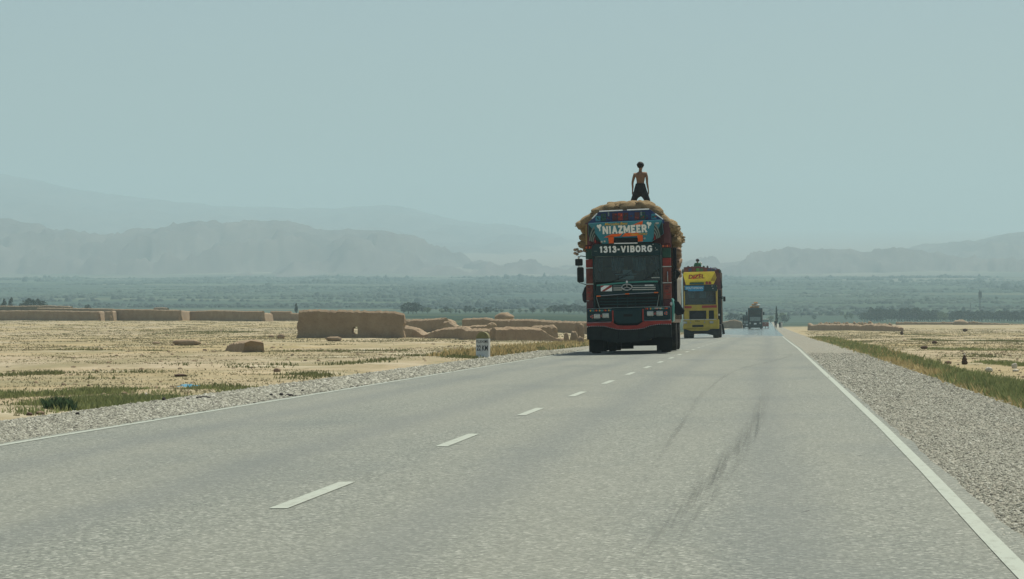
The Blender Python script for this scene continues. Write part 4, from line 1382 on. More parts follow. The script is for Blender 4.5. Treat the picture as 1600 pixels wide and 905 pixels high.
def small_person(label, P, m_top, m_low, H=1.7, seated=False, rot=0.0, cap=None, face=-1):
    """walking, standing or seated figure, facing -y before rot"""
    t = thing("person", label, "person", P, (0, 0, rot))
    k = H / 1.7
    f = face
    N = {'pelvis': (0, 0, .92, (.15, .11)), 'waist': (0, 0, 1.08, (.14, .10)), 'chest': (0, 0, 1.30, (.17, .115)), 'neck0': (0, 0, 1.43, .058), 'neck1': (0, 0, 1.49, .05), 'head0': (0, f * .012, 1.56, (.068, .08)), 'head1': (0, 0, 1.64, (.074, .088)), 'head2': (0, 0, 1.69, .055), 'nose': (0, f * .105, 1.59, .013)}
    E = [('pelvis', 'waist'), ('waist', 'chest'), ('chest', 'neck0'), ('neck0', 'neck1'), ('neck1', 'head0'), ('head0', 'head1'), ('head1', 'head2'), ('head0', 'nose')]
    for s, sg in (('L', -1), ('R', 1)):
        N['sh' + s] = (sg * .17, 0, 1.38, .058)
        N['el' + s] = (sg * .24, -.02 if not seated else f * .05, 1.10, .042)
        N['wr' + s] = (sg * .25, f * .06 if not seated else f * .30, .90 if not seated else 1.02, .028)
        E += [('chest', 'sh' + s), ('sh' + s, 'el' + s), ('el' + s, 'wr' + s)]
        hand(N, E, 'wr' + s, s, N['wr' + s][2], N['wr' + s][0], N['wr' + s][1])
        N['hip' + s] = (sg * .10, 0, .86, .088)
        if seated:
            N['kn' + s] = (sg * .14, f * .42, .86, .062); N['an' + s] = (sg * .14, f * .45, .48, .042); N['ft' + s] = (sg * .14, f * .58, .43, .036)
        else:
            N['kn' + s] = (sg * .12, f * .04 * sg, .48, .062); N['an' + s] = (sg * .12, f * .10 * sg, .08, .042); N['ft' + s] = (sg * .12, f * (.10 * sg + .12), .035, .034)
        E += [('pelvis', 'hip' + s), ('hip' + s, 'kn' + s), ('kn' + s, 'an' + s), ('an' + s, 'ft' + s)]
    dz = -.78 if seated else 0
    sc = lambda D: {a: (v[0] * k, v[1] * k, (v[2] + dz) * k, v[3]) for a, v in D.items()}
    skin_body("body", M_SKIN, sc(N), E, t, 1)
    T = {'seat': (0, 0, .90, (.17, .13)), 'waist': (0, 0, 1.08, (.16, .12)), 'chest': (0, 0, 1.29, (.19, .135)), 'collar': (0, 0, 1.41, (.10, .09))}
    TE = [('seat', 'waist'), ('waist', 'chest'), ('chest', 'collar')]
    for s, sg in (('L', -1), ('R', 1)):
        a, b_, c = N['sh' + s], N['el' + s], N['wr' + s]
        T['sh' + s] = (a[0], a[1], a[2], .072); T['el' + s] = (b_[0], b_[1], b_[2], .058)
        T['cf' + s] = tuple(b_[i] + (c[i] - b_[i]) * .6 for i in range(3)) + (.05,)
        TE += [('chest', 'sh' + s), ('sh' + s, 'el' + s), ('el' + s, 'cf' + s)]
    skin_body("shirt", m_top, sc(T), TE, t, 1)
    L = {'seat': (0, 0, .90, (.165, .125))}
    LE = []
    for s, sg in (('L', -1), ('R', 1)):
        a, b_, c = N['hip' + s], N['kn' + s], N['an' + s]
        L['h' + s] = (a[0], a[1], a[2], .105); L['k' + s] = (b_[0], b_[1], b_[2], .085); L['e' + s] = tuple(b_[i] + (c[i] - b_[i]) * .8 for i in range(3)) + (.07,)
        LE += [('seat', 'h' + s), ('h' + s, 'k' + s), ('k' + s, 'e' + s)]
    skin_body("trousers", m_low, sc(L), LE, t, 1)
    MB().ball((0, -f * .012 * k, (1.665 + dz) * k), .086 * k, .096 * k, .072 * k, 12, 8).build("hair" if cap is None else "cap", cap or M_HAIR, t, True)
    return t

# ================================================================== painted truck parts
M_TEALDARK = mat("dark_teal_paint", (.007, .032, .037), .32, var=.2, scale=3, dust=.02, spec=.18)
M_TEAL = mat("teal_paint", (.020, .205, .285), .35, var=.15, scale=3, dust=.10, spec=.5)
M_GREEN2 = mat("sea_green_paint", (.03, .22, .18), .35, var=.15, scale=3, spec=.5)
M_BOTTLE = mat("bottle_green_paint", (.014, .075, .052), .45, var=.25, scale=6, dust=.12)
M_RED = mat("red_paint", (.32, .034, .026), .45, var=.25, scale=6, dust=.10, spec=.2)
M_BRICK = mat("faded_red_paint", (.20, .045, .030), .6, var=.35, scale=9, dust=.25)
M_MAROON = mat("maroon_paint", (.090, .014, .022), .5, var=.3, scale=6, dust=.12)
M_BLUEP = mat("deep_blue_paint", (.018, .035, .125), .45, var=.25, scale=6, dust=.06)
M_ORANGE = mat("orange_paint", (.85, .13, .02), .45, var=.12, scale=6)
M_YELLOWP = mat("yellow_lettering", (.80, .48, .04), .5, var=.1)
M_WHITEP = mat("white_lettering", (.88, .88, .86), .5, var=.05)
M_SILVER = mat("silver_trim", (.50, .50, .48), .3, .8, var=.1)
M_GREYP = mat("grey_ornament", (.20, .24, .23), .5, .2, var=.2)
M_BLACK = mat("black_plastic", (.007, .008, .009), .5, var=.2, dust=.02, spec=.15)
M_RUBBER = mat("tyre", (.014, .014, .014), .85, var=.2, scale=9, bump=.3, dust=.15)
M_RIM = mat("dusty_rim", (.20, .18, .15), .6, .3, var=.2, dust=.4)
M_STEEL = mat("dusty_chassis", (.05, .045, .038), .8, .2, var=.3, dust=.4)
M_SKIRT = mat("skirt_rubber", (.012, .017, .016), .75, var=.3, scale=5, dust=.05, bump=.2)
M_LAMP = mat("headlamp_glass", (.42, .43, .40), .2, .3, var=.15, spec=.6)
M_AMBER = mat("amber_lens", (.85, .16, .02), .25, var=.05, spec=.6)
M_WOOD = mat("weathered_wood", (.15, .10, .065), .85, var=.35, scale=9, bump=.4, dust=.3)
M_TARP = mat("grey_tarpaulin", (.30, .27, .22), .85, var=.25, scale=4, bump=.4, dust=.3)
M_DARKCLOTH = mat("dark_cloth", (.018, .018, .024), .95, var=.3, scale=4, bump=.4)
M_CURTAIN = mat("curtain", (.22, .42, .50), .9, var=.2, scale=12)
M_DASH = mat("dashboard", (.02, .024, .024), .8, var=.2)
M_YEL = mat("yellow_cab_paint", (.44, .315, .018), .42, var=.22, scale=3, dust=.18, spec=.5)
M_YELB = mat("bright_yellow_board", (.85, .69, .05), .4, var=.10, scale=3, dust=.03, spec=.5)
M_SKY = mat("sky_blue_sticker", (.03, .25, .48), .45, var=.1)
M_GREENP = mat("leaf_green_paint", (.05, .17, .04), .5, var=.2)
def glass_mat():
    m = bpy.data.materials.new("windscreen_glass"); m.use_nodes = True
    t = m.node_tree; t.nodes.remove(t.nodes["Principled BSDF"])
    tr = t.nodes.new("ShaderNodeBsdfTransparent"); tr.inputs[0].default_value = (.50, .60, .63, 1)
    gl = t.nodes.new("ShaderNodeBsdfGlossy"); gl.inputs["Roughness"].default_value = .04
    mx = t.nodes.new("ShaderNodeMixShader"); lw = t.nodes.new("ShaderNodeFresnel"); lw.inputs[0].default_value = 1.5
    t.links.new(lw.outputs[0], mx.inputs[0]); t.links.new(tr.outputs[0], mx.inputs[1]); t.links.new(gl.outputs[0], mx.inputs[2])
    t.links.new(mx.outputs[0], t.nodes["Material Output"].inputs[0])
    return m
M_GLASS = glass_mat()
def burlap(name, c1, c2):
    n = NB(name)
    tc = n.t.nodes.new("ShaderNodeTexCoord"); ob = tc.outputs["Object"]
    a = n.noise(ob, 3.5, 6, .65); b = n.noise(ob, 22, 5, .75)
    oi = n.t.nodes.new("ShaderNodeObjectInfo")
    c = n.mix(n.rng(a, .35, .65), c1, c2)
    c = n.mix(n.rng(b, .48, .72, 0, .6), c, tuple(x * .45 for x in c1))
    st = n.noise(ob, 1.7, 4, .6)
    c = n.mix(n.rng(st, .54, .70, 0, .65), c, tuple(x * .38 for x in c1))
    c = n.mix(n.rng(oi.outputs["Random"], 0, 1, 0, .45), c, tuple(x * .62 for x in c1))
    n.bump(b, .9, .05)
    return n.done(c, .95, .1)
M_BURLAP = burlap("burlap", (.30, .212, .112), (.41, .305, .17))
M_SACKPINK = burlap("stained_burlap", (.34, .22, .14), (.48, .35, .25))
M_SACKORANGE = burlap("orange_sack_cloth", (.50, .20, .04), (.62, .30, .08))

def rounded(x0, x1, z0, z1, r, top_only=False, n=5):
    pts = []
    for (cx, cz, a0) in ((x1 - r, z1 - r, 0), (x0 + r, z1 - r, 90)):
        pts += [(cx + r * math.cos(R(a0 + 90 * k / n)), cz + r * math.sin(R(a0 + 90 * k / n))) for k in range(n + 1)]
    if top_only:
        pts += [(x0, z0), (x1, z0)]
    else:
        for (cx, cz, a0) in ((x0 + r, z0 + r, 180), (x1 - r, z0 + r, 270)):
            pts += [(cx + r * math.cos(R(a0 + 90 * k / n)), cz + r * math.sin(R(a0 + 90 * k / n))) for k in range(n + 1)]
    return pts

WHEELS = {}
def wheel(parent, x, y, r, wd, side):
    key = (r, wd)
    if key not in WHEELS:
        h = wd / 2
        b = MB().lathe_x(0, 0, 0, [(-h * .92, r * .60), (-h, r * .72), (-h * .95, r * .90), (-h * .72, r * .98), (-h * .3, r), (h * .3, r), (h * .72, r * .98), (h * .95, r * .90), (h, r * .72), (h * .92, r * .60)], 32)
        for k in range(28):                      # tread blocks
            a = 2 * math.pi * k / 28
            cy, cz = math.cos(a) * r, math.sin(a) * r
            ty, tz = -math.sin(a) * r * .06, math.cos(a) * r * .06
            for xo in (-h * .45, h * .45):
                ax, n_ = h * .36, .018
                b.add([(xo - ax, cy - ty, cz - tz), (xo + ax, cy - ty, cz - tz), (xo + ax, cy + ty, cz + tz), (xo - ax, cy + ty, cz + tz),
                       (xo - ax, (cy - ty) * 1.012, (cz - tz) * 1.012), (xo + ax, (cy - ty) * 1.012, (cz - tz) * 1.012), (xo + ax, (cy + ty) * 1.012, (cz + tz) * 1.012), (xo - ax, (cy + ty) * 1.012, (cz + tz) * 1.012)],
                      [(4, 5, 6, 7), (0, 1, 5, 4), (1, 2, 6, 5), (2, 3, 7, 6), (3, 0, 4, 7)])
        ty_ = b.build("tyre", M_RUBBER, None, False)
        b = MB().lathe_x(0, 0, 0, [(-h * .9, r * .61), (-h * .5, r * .55), (-h * .3, r * .30), (-h * .55, r * .22), (-h * .6, 0), (h * .6, 0), (h * .55, r * .22), (h * .3, r * .30), (h * .5, r * .55), (h * .9, r * .61)], 24)
        for k in range(8):
            a = 2 * math.pi * k / 8
            for sx in (-1, 1):
                b.ball((sx * h * .40, r * .26 * math.cos(a), r * .26 * math.sin(a)), .02, n=6, m=4)
        rm = b.build("rim", M_RIM, None, True)
        WHEELS[key] = (ty_.data, rm.data)
        bpy.data.objects.remove(ty_); bpy.data.objects.remove(rm)
    ty_, rm = WHEELS[key]
    e = bpy.data.objects.new("wheel", None); COL.objects.link(e); e.parent = parent; e.location = (x, y, r)
    link("tyre", ty_, e); link("rim", rm, e)
    return e

def plank_side(t, x, y0, y1, z0, z1, n, mats, sgn):
    """body side of horizontal planks with upright posts"""
    e = bpy.data.objects.new("side_panel", None); COL.objects.link(e); e.parent = t; e.location = (x, y0, z0)
    L, hgt = y1 - y0, (z1 - z0) / n
    for k in range(n):
        MB().box(-.025, .025, 0, L, k * hgt + .008, (k + 1) * hgt - .008).build("plank", mats[k % len(mats)], e, bevel=.006, seg=1)
    m = int(L / 1.1)
    for k in range(m + 1):
        yy = L * k / m
        MB().box(sgn * .026 - (.04 if sgn < 0 else 0), sgn * .026 + (.04 if sgn > 0 else 0), yy - .05, yy + .05, -.05, z1 - z0 + .05).build("side_post", M_WOOD, e, bevel=.008, seg=1)
    return e

# ------------------------------------------------------------------ the teal truck
def teal_truck():
    S = 51.18
    P = at(983.5, 551.6, 93)
    t = thing("cargo_truck", "teal and maroon painted truck stacked high with burlap sacks, nearest on the road", "truck", P, (0, R(-1.0), R(.15)))
    U = lambda px: (px - 983.5) / S
    V = lambda py: (551.2 - py) / S
    T = lambda n, *a: None
    # chassis and wheels
    MB().box(-.45, -.33, .5, 11.3, .62, .86).box(.33, .45, .5, 11.3, .62, .86).box(-.4, .4, 3.2, 3.4, .5, .8).build("chassis_frame", M_STEEL, t)
    for y in (1.35, 6.7, 10.2):
        b = MB().tube([(-1.15, y, .52), (1.15, y, .52)], .07, 8)
        b.ball((0, y, .52), .22, .24, .22)
        b.build("axle", M_STEEL, t, True)
    for sx in (-1, 1):
        wheel(t, sx * 1.08, 1.35, .52, .34, sx)
        for y in (6.7, 10.2):
            wheel(t, sx * 1.14, y, .52, .28, sx); wheel(t, sx * .84, y, .52, .28, sx)
    MB().box(-1.12, -.72, 3.0, 4.4, .45, .95).build("fuel_tank", M_STEEL, t, bevel=.06)
    # cab shell
    cx0, cx1 = U(928.5), U(1034.5)
    MB().box(cx0, cx0 + .06, .14, 2.0, V(482), V(384)).build("cab_side", M_TEALDARK, t, bevel=.02)
    MB().box(cx1 - .06, cx1, .14, 2.0, V(482), V(384)).build("cab_side", M_TEALDARK, t, bevel=.02)
    MB().box(cx0 + .06, cx1 - .06, 1.9, 2.0, V(482), V(384)).build("cab_back", M_TEALDARK, t)
    MB().box(cx0 + .01, cx1 - .01, .12, 1.99, V(383.5), V(380.5)).build("cab_roof", M_TEALDARK, t, bevel=.03)
    MB().box(cx0 + .062, cx1 - .062, .16, 1.88, V(482) + .02, V(441)).build("cab_lower", M_BLACK, t)
    # windscreen and its frame
    w0, w1, z0, z1 = U(930.5), U(1032.5), V(439), V(399)
    fr = MB()
    fr.box(cx0, w0, .06, .15, z0 - .03, z1 + .02).box(w1, cx1, .06, .15, z0 - .03, z1 + .02)
    fr.build("windscreen_pillar", M_TEALDARK, t, bevel=.015)
    MB().box(w0, w1, .10, .115, z0, z1).build("windscreen", M_GLASS, t)
    for a, b_ in ((U(955), U(986)), (U(1002), U(1026))):
        k = MB().tube([(a, .07, z0 - .01), (b_, .08, z0 + .20)], .010, 5).tube([((a + b_) / 2 - .1, .075, z0 + .03), (b_ + .12, .085, z0 + .36)], .007, 5)
        k.build("wiper", M_BLACK, t)
    # inside the cab
    MB().box(w0, w1, .22, .75, z0 - .12, z0 + .02).build("dashboard", M_DASH, t, bevel=.03)
    for (a, b_) in ((936, 942), (957, 976), (990, 1010), (1025, 1031)):
        x0, x1 = U(a), U(b_)
        zz = V(402)
        pts = [(x0, zz), (x1, zz), (x1 + .0, V(415)), ((x0 + x1) / 2 + .12 * (1 if a < 980 else -1) * .4, V(424)), (x0, V(415))]
        n = 10
        cb = MB()
        for k in range(n):
            xa, xb = x0 + (x1 - x0) * k / n, x0 + (x1 - x0) * (k + 1) / n
            zb = V(424 - 3.5 * abs(k - n / 2 + .5) / (n / 2))
            ya = .62 + .03 * (k % 2)
            cb.add([(xa, ya, zb), (xb, .62 + .03 * ((k + 1) % 2), zb), (xb, .62 + .03 * ((k + 1) % 2), zz), (xa, ya, zz)], [(0, 1, 2, 3)])
        cb.build("curtain", M_CURTAIN, t)
    MB().poly([(U(968), V(436)), (U(992), V(436)), (U(991), V(430)), (U(969), V(430))], .30, .42).build("tissue_box", M_WHITEP, t, bevel=.01)
    b = MB().box(U(963), U(997), .26, .45, V(428.6), V(427.2)).box(U(974.5), U(989), .30, .42, V(427), V(421))
    b.build("dashboard_tray", M_WHITEP, t)
    MB().ball((U(979), .36, V(418.5)), .07, .06, .06).build("ornament", mat("brass", (.35, .22, .08), .5, .4), t, True)
    MB().box(U(1006), U(1030), 1.05, 1.3, V(448), V(412)).build("driver_seat", M_DASH, t, bevel=.08)
    MB().box(U(940), U(964), 1.05, 1.3, V(448), V(414)).build("passenger_seat", M_DASH, t, bevel=.08)
    # visor with the lettering
    vz0, vz1 = V(399.5), V(380)
    MB().poly(rounded(U(927), U(1035.5), vz0, vz1, .16, True), -.04, .16).build("sun_visor", M_TEALDARK, t, bevel=.02)
    slab_text("1313-VIBORG", 9.0 / S, 82 / S, M_WHITEP, "lettering", t, U(981), -.046, V(388.8), .29, gap=.20)
    for px, py in ((1023.5, 382.2), (1029.5, 390.6), (1027, 388)):
        MB().ball((U(px), -.045, V(py)), .018, .012, .018, 8, 6).build("rivet", M_SILVER, t, True)
    for px in (931, 1026):
        MB().box(U(px), U(px + 5), -.046, -.041, V(391.6), V(390.9)).build("trim_dash", M_GREYP, t)
    # upper grille with badge, slats, reflector
    MB().poly([(U(931), V(461)), (U(1033), V(459.5)), (U(1030), V(443)), (U(981), V(440)), (U(934), V(444))], .03, .20).build("bonnet_panel", M_TEALDARK, t, bevel=.02)
    tp = MB()
    n = 16
    pts = [(U(934 + 96 * k / n), V(444.2 - 4.6 * math.sin(math.pi * min(1, (k / n) * .62 + .0)) + (0 if k < n else 0))) for k in range(n + 1)]
    tp.poly([(x, z - .035) for x, z in pts] + [(x, z + .012) for x, z in reversed(pts)], -.01, .05)
    tp.build("green_strip", M_GREEN2, t)
    for k, py in enumerate((446.0, 449.3, 452.4)):
        b = MB().box(U(960), U(973.5), -.012, .03, V(py) - .012, V(py) + .012).box(U(989.5), U(1026), -.012, .03, V(py) - .012, V(py) + .012)
        b.build("grille_slat", M_SILVER if k else M_GREYP, t)
    b = MB()
    for r0 in (.125,):
        n = 24
        ring = [(U(981.5) + r0 * 1.25 * math.cos(2 * math.pi * k / n), -.03, V(448.3) + r0 * .72 * math.sin(2 * math.pi * k / n)) for k in range(n + 1)]
        b.tube(ring, .022, 6)
    for k in range(3):
        a = R(90 + 120 * k)
        b.tube([(U(981.5), -.03, V(448.3)), (U(981.5) + .17 * math.cos(a), -.03, V(448.3) + .10 * math.sin(a))], .014, 5)
    b.build("badge", M_SILVER, t, True)
    rp = MB().box(U(940.5), U(958), -.016, .03, V(454.2), V(445.2)).build("reflector_panel", M_WHITEP, t)
    MB().poly([(U(941.5), V(454.1)), (U(946.5), V(454.1)), (U(957.9), V(447.6)), (U(957.9), V(445.3)), (U(954.5), V(445.3))], -.020, -.017).build("red_stripe", M_RED, rp)
    MB().poly([(U(940.6), V(448.6)), (U(940.6), V(445.3)), (U(946.5), V(445.3))], -.020, -.017).build("red_stripe", M_RED, rp)
    b = MB()
    for k in range(7):
        x = U(1009.5 + 2 * k)
        b.box(x, x + .026, -.018, -.012, V(447), V(445))
    b.build("model_script", M_WHITEP, t)
    MB().box(U(1020), U(1033), .0, .05, V(434.8), V(434.0)).build("washer_bar", M_SILVER, t)
    for px, py in ((936.8, 461.6), (981.8, 458.9), (1026.8, 457.6)):
        MB().box(U(px) - .065, U(px) + .065, -.03, .02, V(py) - .018, V(py) + .018).build("marker_light", M_AMBER, t, bevel=.012)
    MB().ball((U(981.5), -.02, V(440)), .030, .025, .040, 8, 6).build("crest", M_WHITEP, t, True)
    MB().tube([(U(938), -.012, V(461.2)), (U(981), -.018, V(459.1)), (U(1023), -.012, V(457.6))], .012, 5).build("trim_bar", M_SILVER, t)
    # lower grille
    MB().poly([(U(932), V(461)), (U(1033), V(459)), (U(1029), V(480)), (U(937), V(481))], .10, .22).build("grille_backing", M_BLACK, t)
    for k in range(3):
        z = V(465.5 + 4.6 * k)
        MB().box(U(938), U(1028), .06, .10, z - .02, z + .02).build("grille_slat", M_TEALDARK, t, bevel=.008)
    for px in (966, 981.8, 994):
        MB().box(U(px) - .012, U(px) + .012, .045, .058, V(480), V(462)).build("grille_bar", M_TEALDARK, t)
    # bumper
    MB().box(U(918), U(1049), .0, .28, V(503.8), V(480.8)).build("bumper_panel", M_TEALDARK, t, bevel=.03)
    for px, py in ((933.8, 493.2), (947.4, 492.4), (1017.1, 490.4), (1031.8, 490.2)):
        h = MB().box(U(px) - .098, U(px) + .098, -.03, .01, V(py) - .078, V(py) + .078).build("headlight", M_SILVER, t, bevel=.02)
        MB().box(U(px) - .078, U(px) + .078, -.042, -.031, V(py) - .060, V(py) + .060).build("lens", M_LAMP, h, bevel=.01)
    MB().box(U(1024), U(1036), -.02, .0, V(482.4), V(481.4)).build("trim_dash", M_SILVER, t)
    a0, a1 = U(960.5), U(1003.5)
    MB().poly([(a0, V(484)), (a1, V(484)), (a1, V(500)), (a1 - .12, V(505.5)), (a0 + .12, V(505.5)), (a0, V(500))][::-1], -.035, -.001).build("number_plate_panel", M_TEAL if False else M_TEALDARK, t, bevel=.015)
    MB().box(U(919), U(1048), .285, .45, V(514), V(482)).build("radiator_guard", M_BLACK, t)
    MB().box(U(919), U(1048), 11.2, 11.26, .13, .88).box(U(919), U(966), 11.27, 11.33, .03, .88).build("rear_mudflap", M_BLACK, t)
    MB().box(-.5, .5, 4.6, 5.6, .35, .62).build("transmission", M_STEEL, t, bevel=.05)
    MB().box(U(975.5), U(989.5), -.045, -.036, V(494.2), V(490.6)).build("number_plate", M_BLACK, t)
    MB().box(U(957.4), U(959.8), -.05, -.001, V(503), V(484.5)).build("red_bar", M_RED, t, bevel=.008)
    MB().box(U(1004.6), U(1007), -.05, -.001, V(502), V(483)).build("red_bar", M_RED, t, bevel=.008)
    top = [(917.5, 503), (940, 502.5), (957.3, 502), (961, 505.5), (966, 508), (981, 508.6), (997, 508), (1002, 505), (1007, 501.5), (1030, 500.6), (1050, 500.2)]
    top = [(x, y + (x - 983.5) * .012) for x, y in top]
    bot = [(1050, 506.5), (1030, 506.8), (1016, 509), (1008, 512.5), (995, 514.5), (981, 515), (965, 514.5), (955, 512), (945, 509.5), (930, 509.3), (917.5, 509.6)]
    bot = [(x, y + (x - 983.5) * .012) for x, y in bot]
    MB().poly([(U(x), V(y)) for x, y in top + bot], -.07, -.036).build("red_bumper_band", M_RED, t, bevel=.01)
    b = MB()
    bx = [(U(x), V(y)) for x, y in reversed(bot)]
    for k in range(46):
        x = bx[0][0] + (bx[-1][0] - bx[0][0]) * (k + .5) / 46
        z = np.interp(x, [p[0] for p in bx], [p[1] for p in bx])
        b.ball((x, -.075, z), .016, .012, .018, 6, 4)
    tag(b.build("studs", M_SILVER, t), kind='stuff')
    tag(MB().tube([(U(918), -.075, V(503.4)), (U(956), -.075, V(502.4))], .008, 4).tube([(U(1008), -.075, V(501.6)), (U(1049), -.075, V(500.8))], .008, 4).build("chain_trim", M_SILVER, t))
    sk = [(917.5, 510.5)] + [(x, y + .9) for x, y in reversed(bot[1:-1])] + [(1050, 507.5), (1050, 528), (1024, 527), (1010, 532.5), (995, 534.8), (965, 535), (950, 533.5), (940, 530), (917.5, 529.5)]
    MB().poly([(U(x), V(y)) for x, y in sk], -.03, .10).build("bumper_skirt", M_SKIRT, t, bevel=.015)
    for px in (940, 967, 999, 1023):
        MB().box(U(px) - .012, U(px) + .012, -.045, -.031, V(529), V(514)).build("skirt_seam", M_BLACK, t)
    for px0, px1 in ((918.5, 941), (1025, 1050)):
        MB().box(U(px0), U(px1), .72, .76, V(549), V(527)).build("mudflap", M_BLACK, t)
    # painted motifs and pinstripes
    mots = [M_TEAL, M_GREEN2, M_RED, M_ORANGE, M_BLUEP, M_YELLOWP]
    for k in range(15):
        for (xa, xb, yy) in ((920, 956, 484.2), (1009, 1047, 482.6)):
            px = xa + (xb - xa) * (k + .5) / 15
            z, r_ = V(yy), .028
            MB().poly([(U(px) - r_, z), (U(px), z - r_), (U(px) + r_, z), (U(px), z + r_)], -.006, -.001).build("painted_diamond", mots[(k + int(yy)) % 6], t)
    for px, py, r_ in ((926, 493.5, 3.0), (940.4, 492.8, 2.0), (1024.4, 490.4, 2.0), (1041.5, 490.2, 3.2)):
        fl = MB().ball((U(px), -.004 if px < 960 or px > 1004 else -.038, V(py)), r_ / S, .006, r_ / S, 12, 6).build("painted_flower", M_TEAL, t, True)
        for q in range(6):
            a = q * 1.047
            MB().ball((U(px) + .62 * r_ / S * math.cos(a), -.012 if px < 960 or px > 1004 else -.046, V(py) + .62 * r_ / S * math.sin(a)), .32 * r_ / S, .004, .32 * r_ / S, 6, 4).build("petal", (M_RED, M_ORANGE)[q % 2], fl, True)
    for (xa, ya, xb, yb) in ((933, 462.6, 938, 480.4), (1031.5, 460.6, 1028, 479.6), (938, 480.4, 1028, 479.6), (932, 399.8, 1032, 398.8), (919, 481.2, 957, 481), (1008, 480.4, 1048, 480)):
        MB().tube([(U(xa), -.012, V(ya)), (U(xb), -.012, V(yb))], .010, 5).build("pinstripe", M_GREYP, t)
    for k in range(26):
        px = 932 + 100 * k / 25
        MB().ball((U(px), .03, V(398.0 - .01 * k)), .014, .012, .014, 6, 4).build("fringe_bead", (M_SILVER, M_TEAL, M_RED)[k % 3], t)
    # painted corner posts beside the cab
    bands = [(346, 382, M_MAROON), (387.5, 403, M_BOTTLE), (403.6, 416.2, M_RED), (417.8, 441.6, M_BRICK), (443, 468, M_BRICK), (468.6, 502.6, M_MAROON)]
    for x0, x1, sg in ((916.8, 927.6, -1), (1037, 1050.3, 1)):
        sh = (x0 + x1) / 2
        dy = (sh - 983.5) * -.0175 * 0
        e = bpy.data.objects.new("corner_post", None); COL.objects.link(e); e.parent = t; e.location = (U(sh), .30, 0)
        hw = (x1 - x0) / 2 / S
        for y0, y1, m in bands:
            MB().box(-hw, hw, 0, .16, V(y1) + dy, V(y0) + dy).build("painted_board", m, e, bevel=.01, seg=1)
        for y in (417, 442.4):
            MB().box(-hw - .01, hw + .01, -.012, .10, V(y) - .012, V(y) + .012).build("chrome_band", M_SILVER, e)
        MB().box(-hw - .02, hw + .02, -.02, .12, V(387.2), V(382.4)).build("lamp_shelf", M_MAROON, e)
        for k in range(4):
            MB().box(-hw + (2 * hw) * (k + .15) / 4, -hw + 2 * hw * (k + .85) / 4, -.05, -.022, V(386.6), V(383.2)).build("marker_light", (M_AMBER, M_RED, M_AMBER, M_RED)[k], e, bevel=.01)
        for k in range(5):
            z = V(460 - 4.2 * k) + random.uniform(-.02, .02)
            MB().box(-hw * random.uniform(.3, .8), hw * random.uniform(.1, .8), -.004, -.001, z - .025, z + .02).build("paint_patch", random.choice([M_RED, M_BRICK, M_MAROON]), e)
        if sg > 0:
            MB().tube([(.02, -.03, V(441)), (.02, -.03, V(425))], .02, 6).build("grab_rail", M_SILVER, e, True)
    # teal signboard above the cab
    sb = [(U(923.6), V(347.8)), (U(1038.6), V(344.6)), (U(1040.5), V(366)), (U(1030), V(372.6)), (U(1021.5), V(378.4)), (U(944), V(380)), (U(936), V(374)), (U(923), V(367))]
    tl = lambda p: -.40 + (V(346) - p[1]) * .52
    MB().poly(sb, 0, .10, [tl(p) for p in sb]).build("sign_board", M_TEAL, t, bevel=.02)
    def on_board(name, pts, m, lift, thick=.006):
        q = [(U(x), V(y)) for x, y in pts]
        return MB().poly(q, 0, thick, [tl(p) - lift for p in q]).build(name, m, t)
    on_board("orange_flash", [(990.5, 352.6), (1009, 345.6), (1007.8, 352.4)], M_ORANGE, .004, .003)
    on_board("orange_flash", [(947, 370.4), (959, 365.4), (976.5, 364.4), (972, 368.6), (956, 370)], M_ORANGE, .004, .003)
    on_board("orange_flash", [(975, 369.4), (980.5, 364.2), (1001, 362.8), (1003, 368.6)], M_ORANGE, .004, .003)
    tlt = math.atan(-.52)
    z_ = V(358.3)
    slab_text("NIAZ MEER".replace(" ", ""), 12.0 / S, 69 / S, M_WHITEP, "lettering", t, U(980.2), -.40 + (V(346) - z_) * .52 - .012, z_, .30, tlt, R(1.5), .14)
    text_mesh("Mercedes-Benz", 4.6 / S, M_YELLOWP, "lettering", t, U(967.3), -.40 + (V(346) - V(349.6)) * .52 - .010, V(349.6), 36 / S, R(1.5), shear=.35, bold=.01, tilt=tlt)
    text_mesh("TRANSPORT", 3.4 / S, M_YELLOWP, "lettering", t, U(1002), -.40 + (V(346) - V(366.4)) * .52 - .014, V(366.4), 27 / S, R(1.2), bold=.02, tilt=tlt)
    for px, py, sg in ((940.2, 353.6, 1), (1018.6, 351.2, -1)):
        for dx, dy, w_, h_ in ((0, 0, 2.6, 2.9), (-2.0 * sg * -1, -1.8, 2.0, 2.2), (-1.7 * sg, -1.2, 1.8, 2.0), (1.1 * sg, 4.0, 1.0, 3.0)):
            n = 9
            on_board("flower_motif", [(px + dx + w_ * math.cos(2 * math.pi * k / n), py + dy + h_ * math.sin(2 * math.pi * k / n)) for k in range(n)], M_WHITEP, .006 + .001 * abs(dx), .003)
    on_board("fan_panel", [(923.9, 349.8), (929, 356), (944.4, 379.4), (936, 375), (923.2, 368)], M_TEALDARK, .004, .003)
    on_board("fan_panel", [(1038.6, 347.4), (1040, 365.8), (1030, 372.8), (1021.8, 377), (1034, 356)], M_TEALDARK, .004, .003)
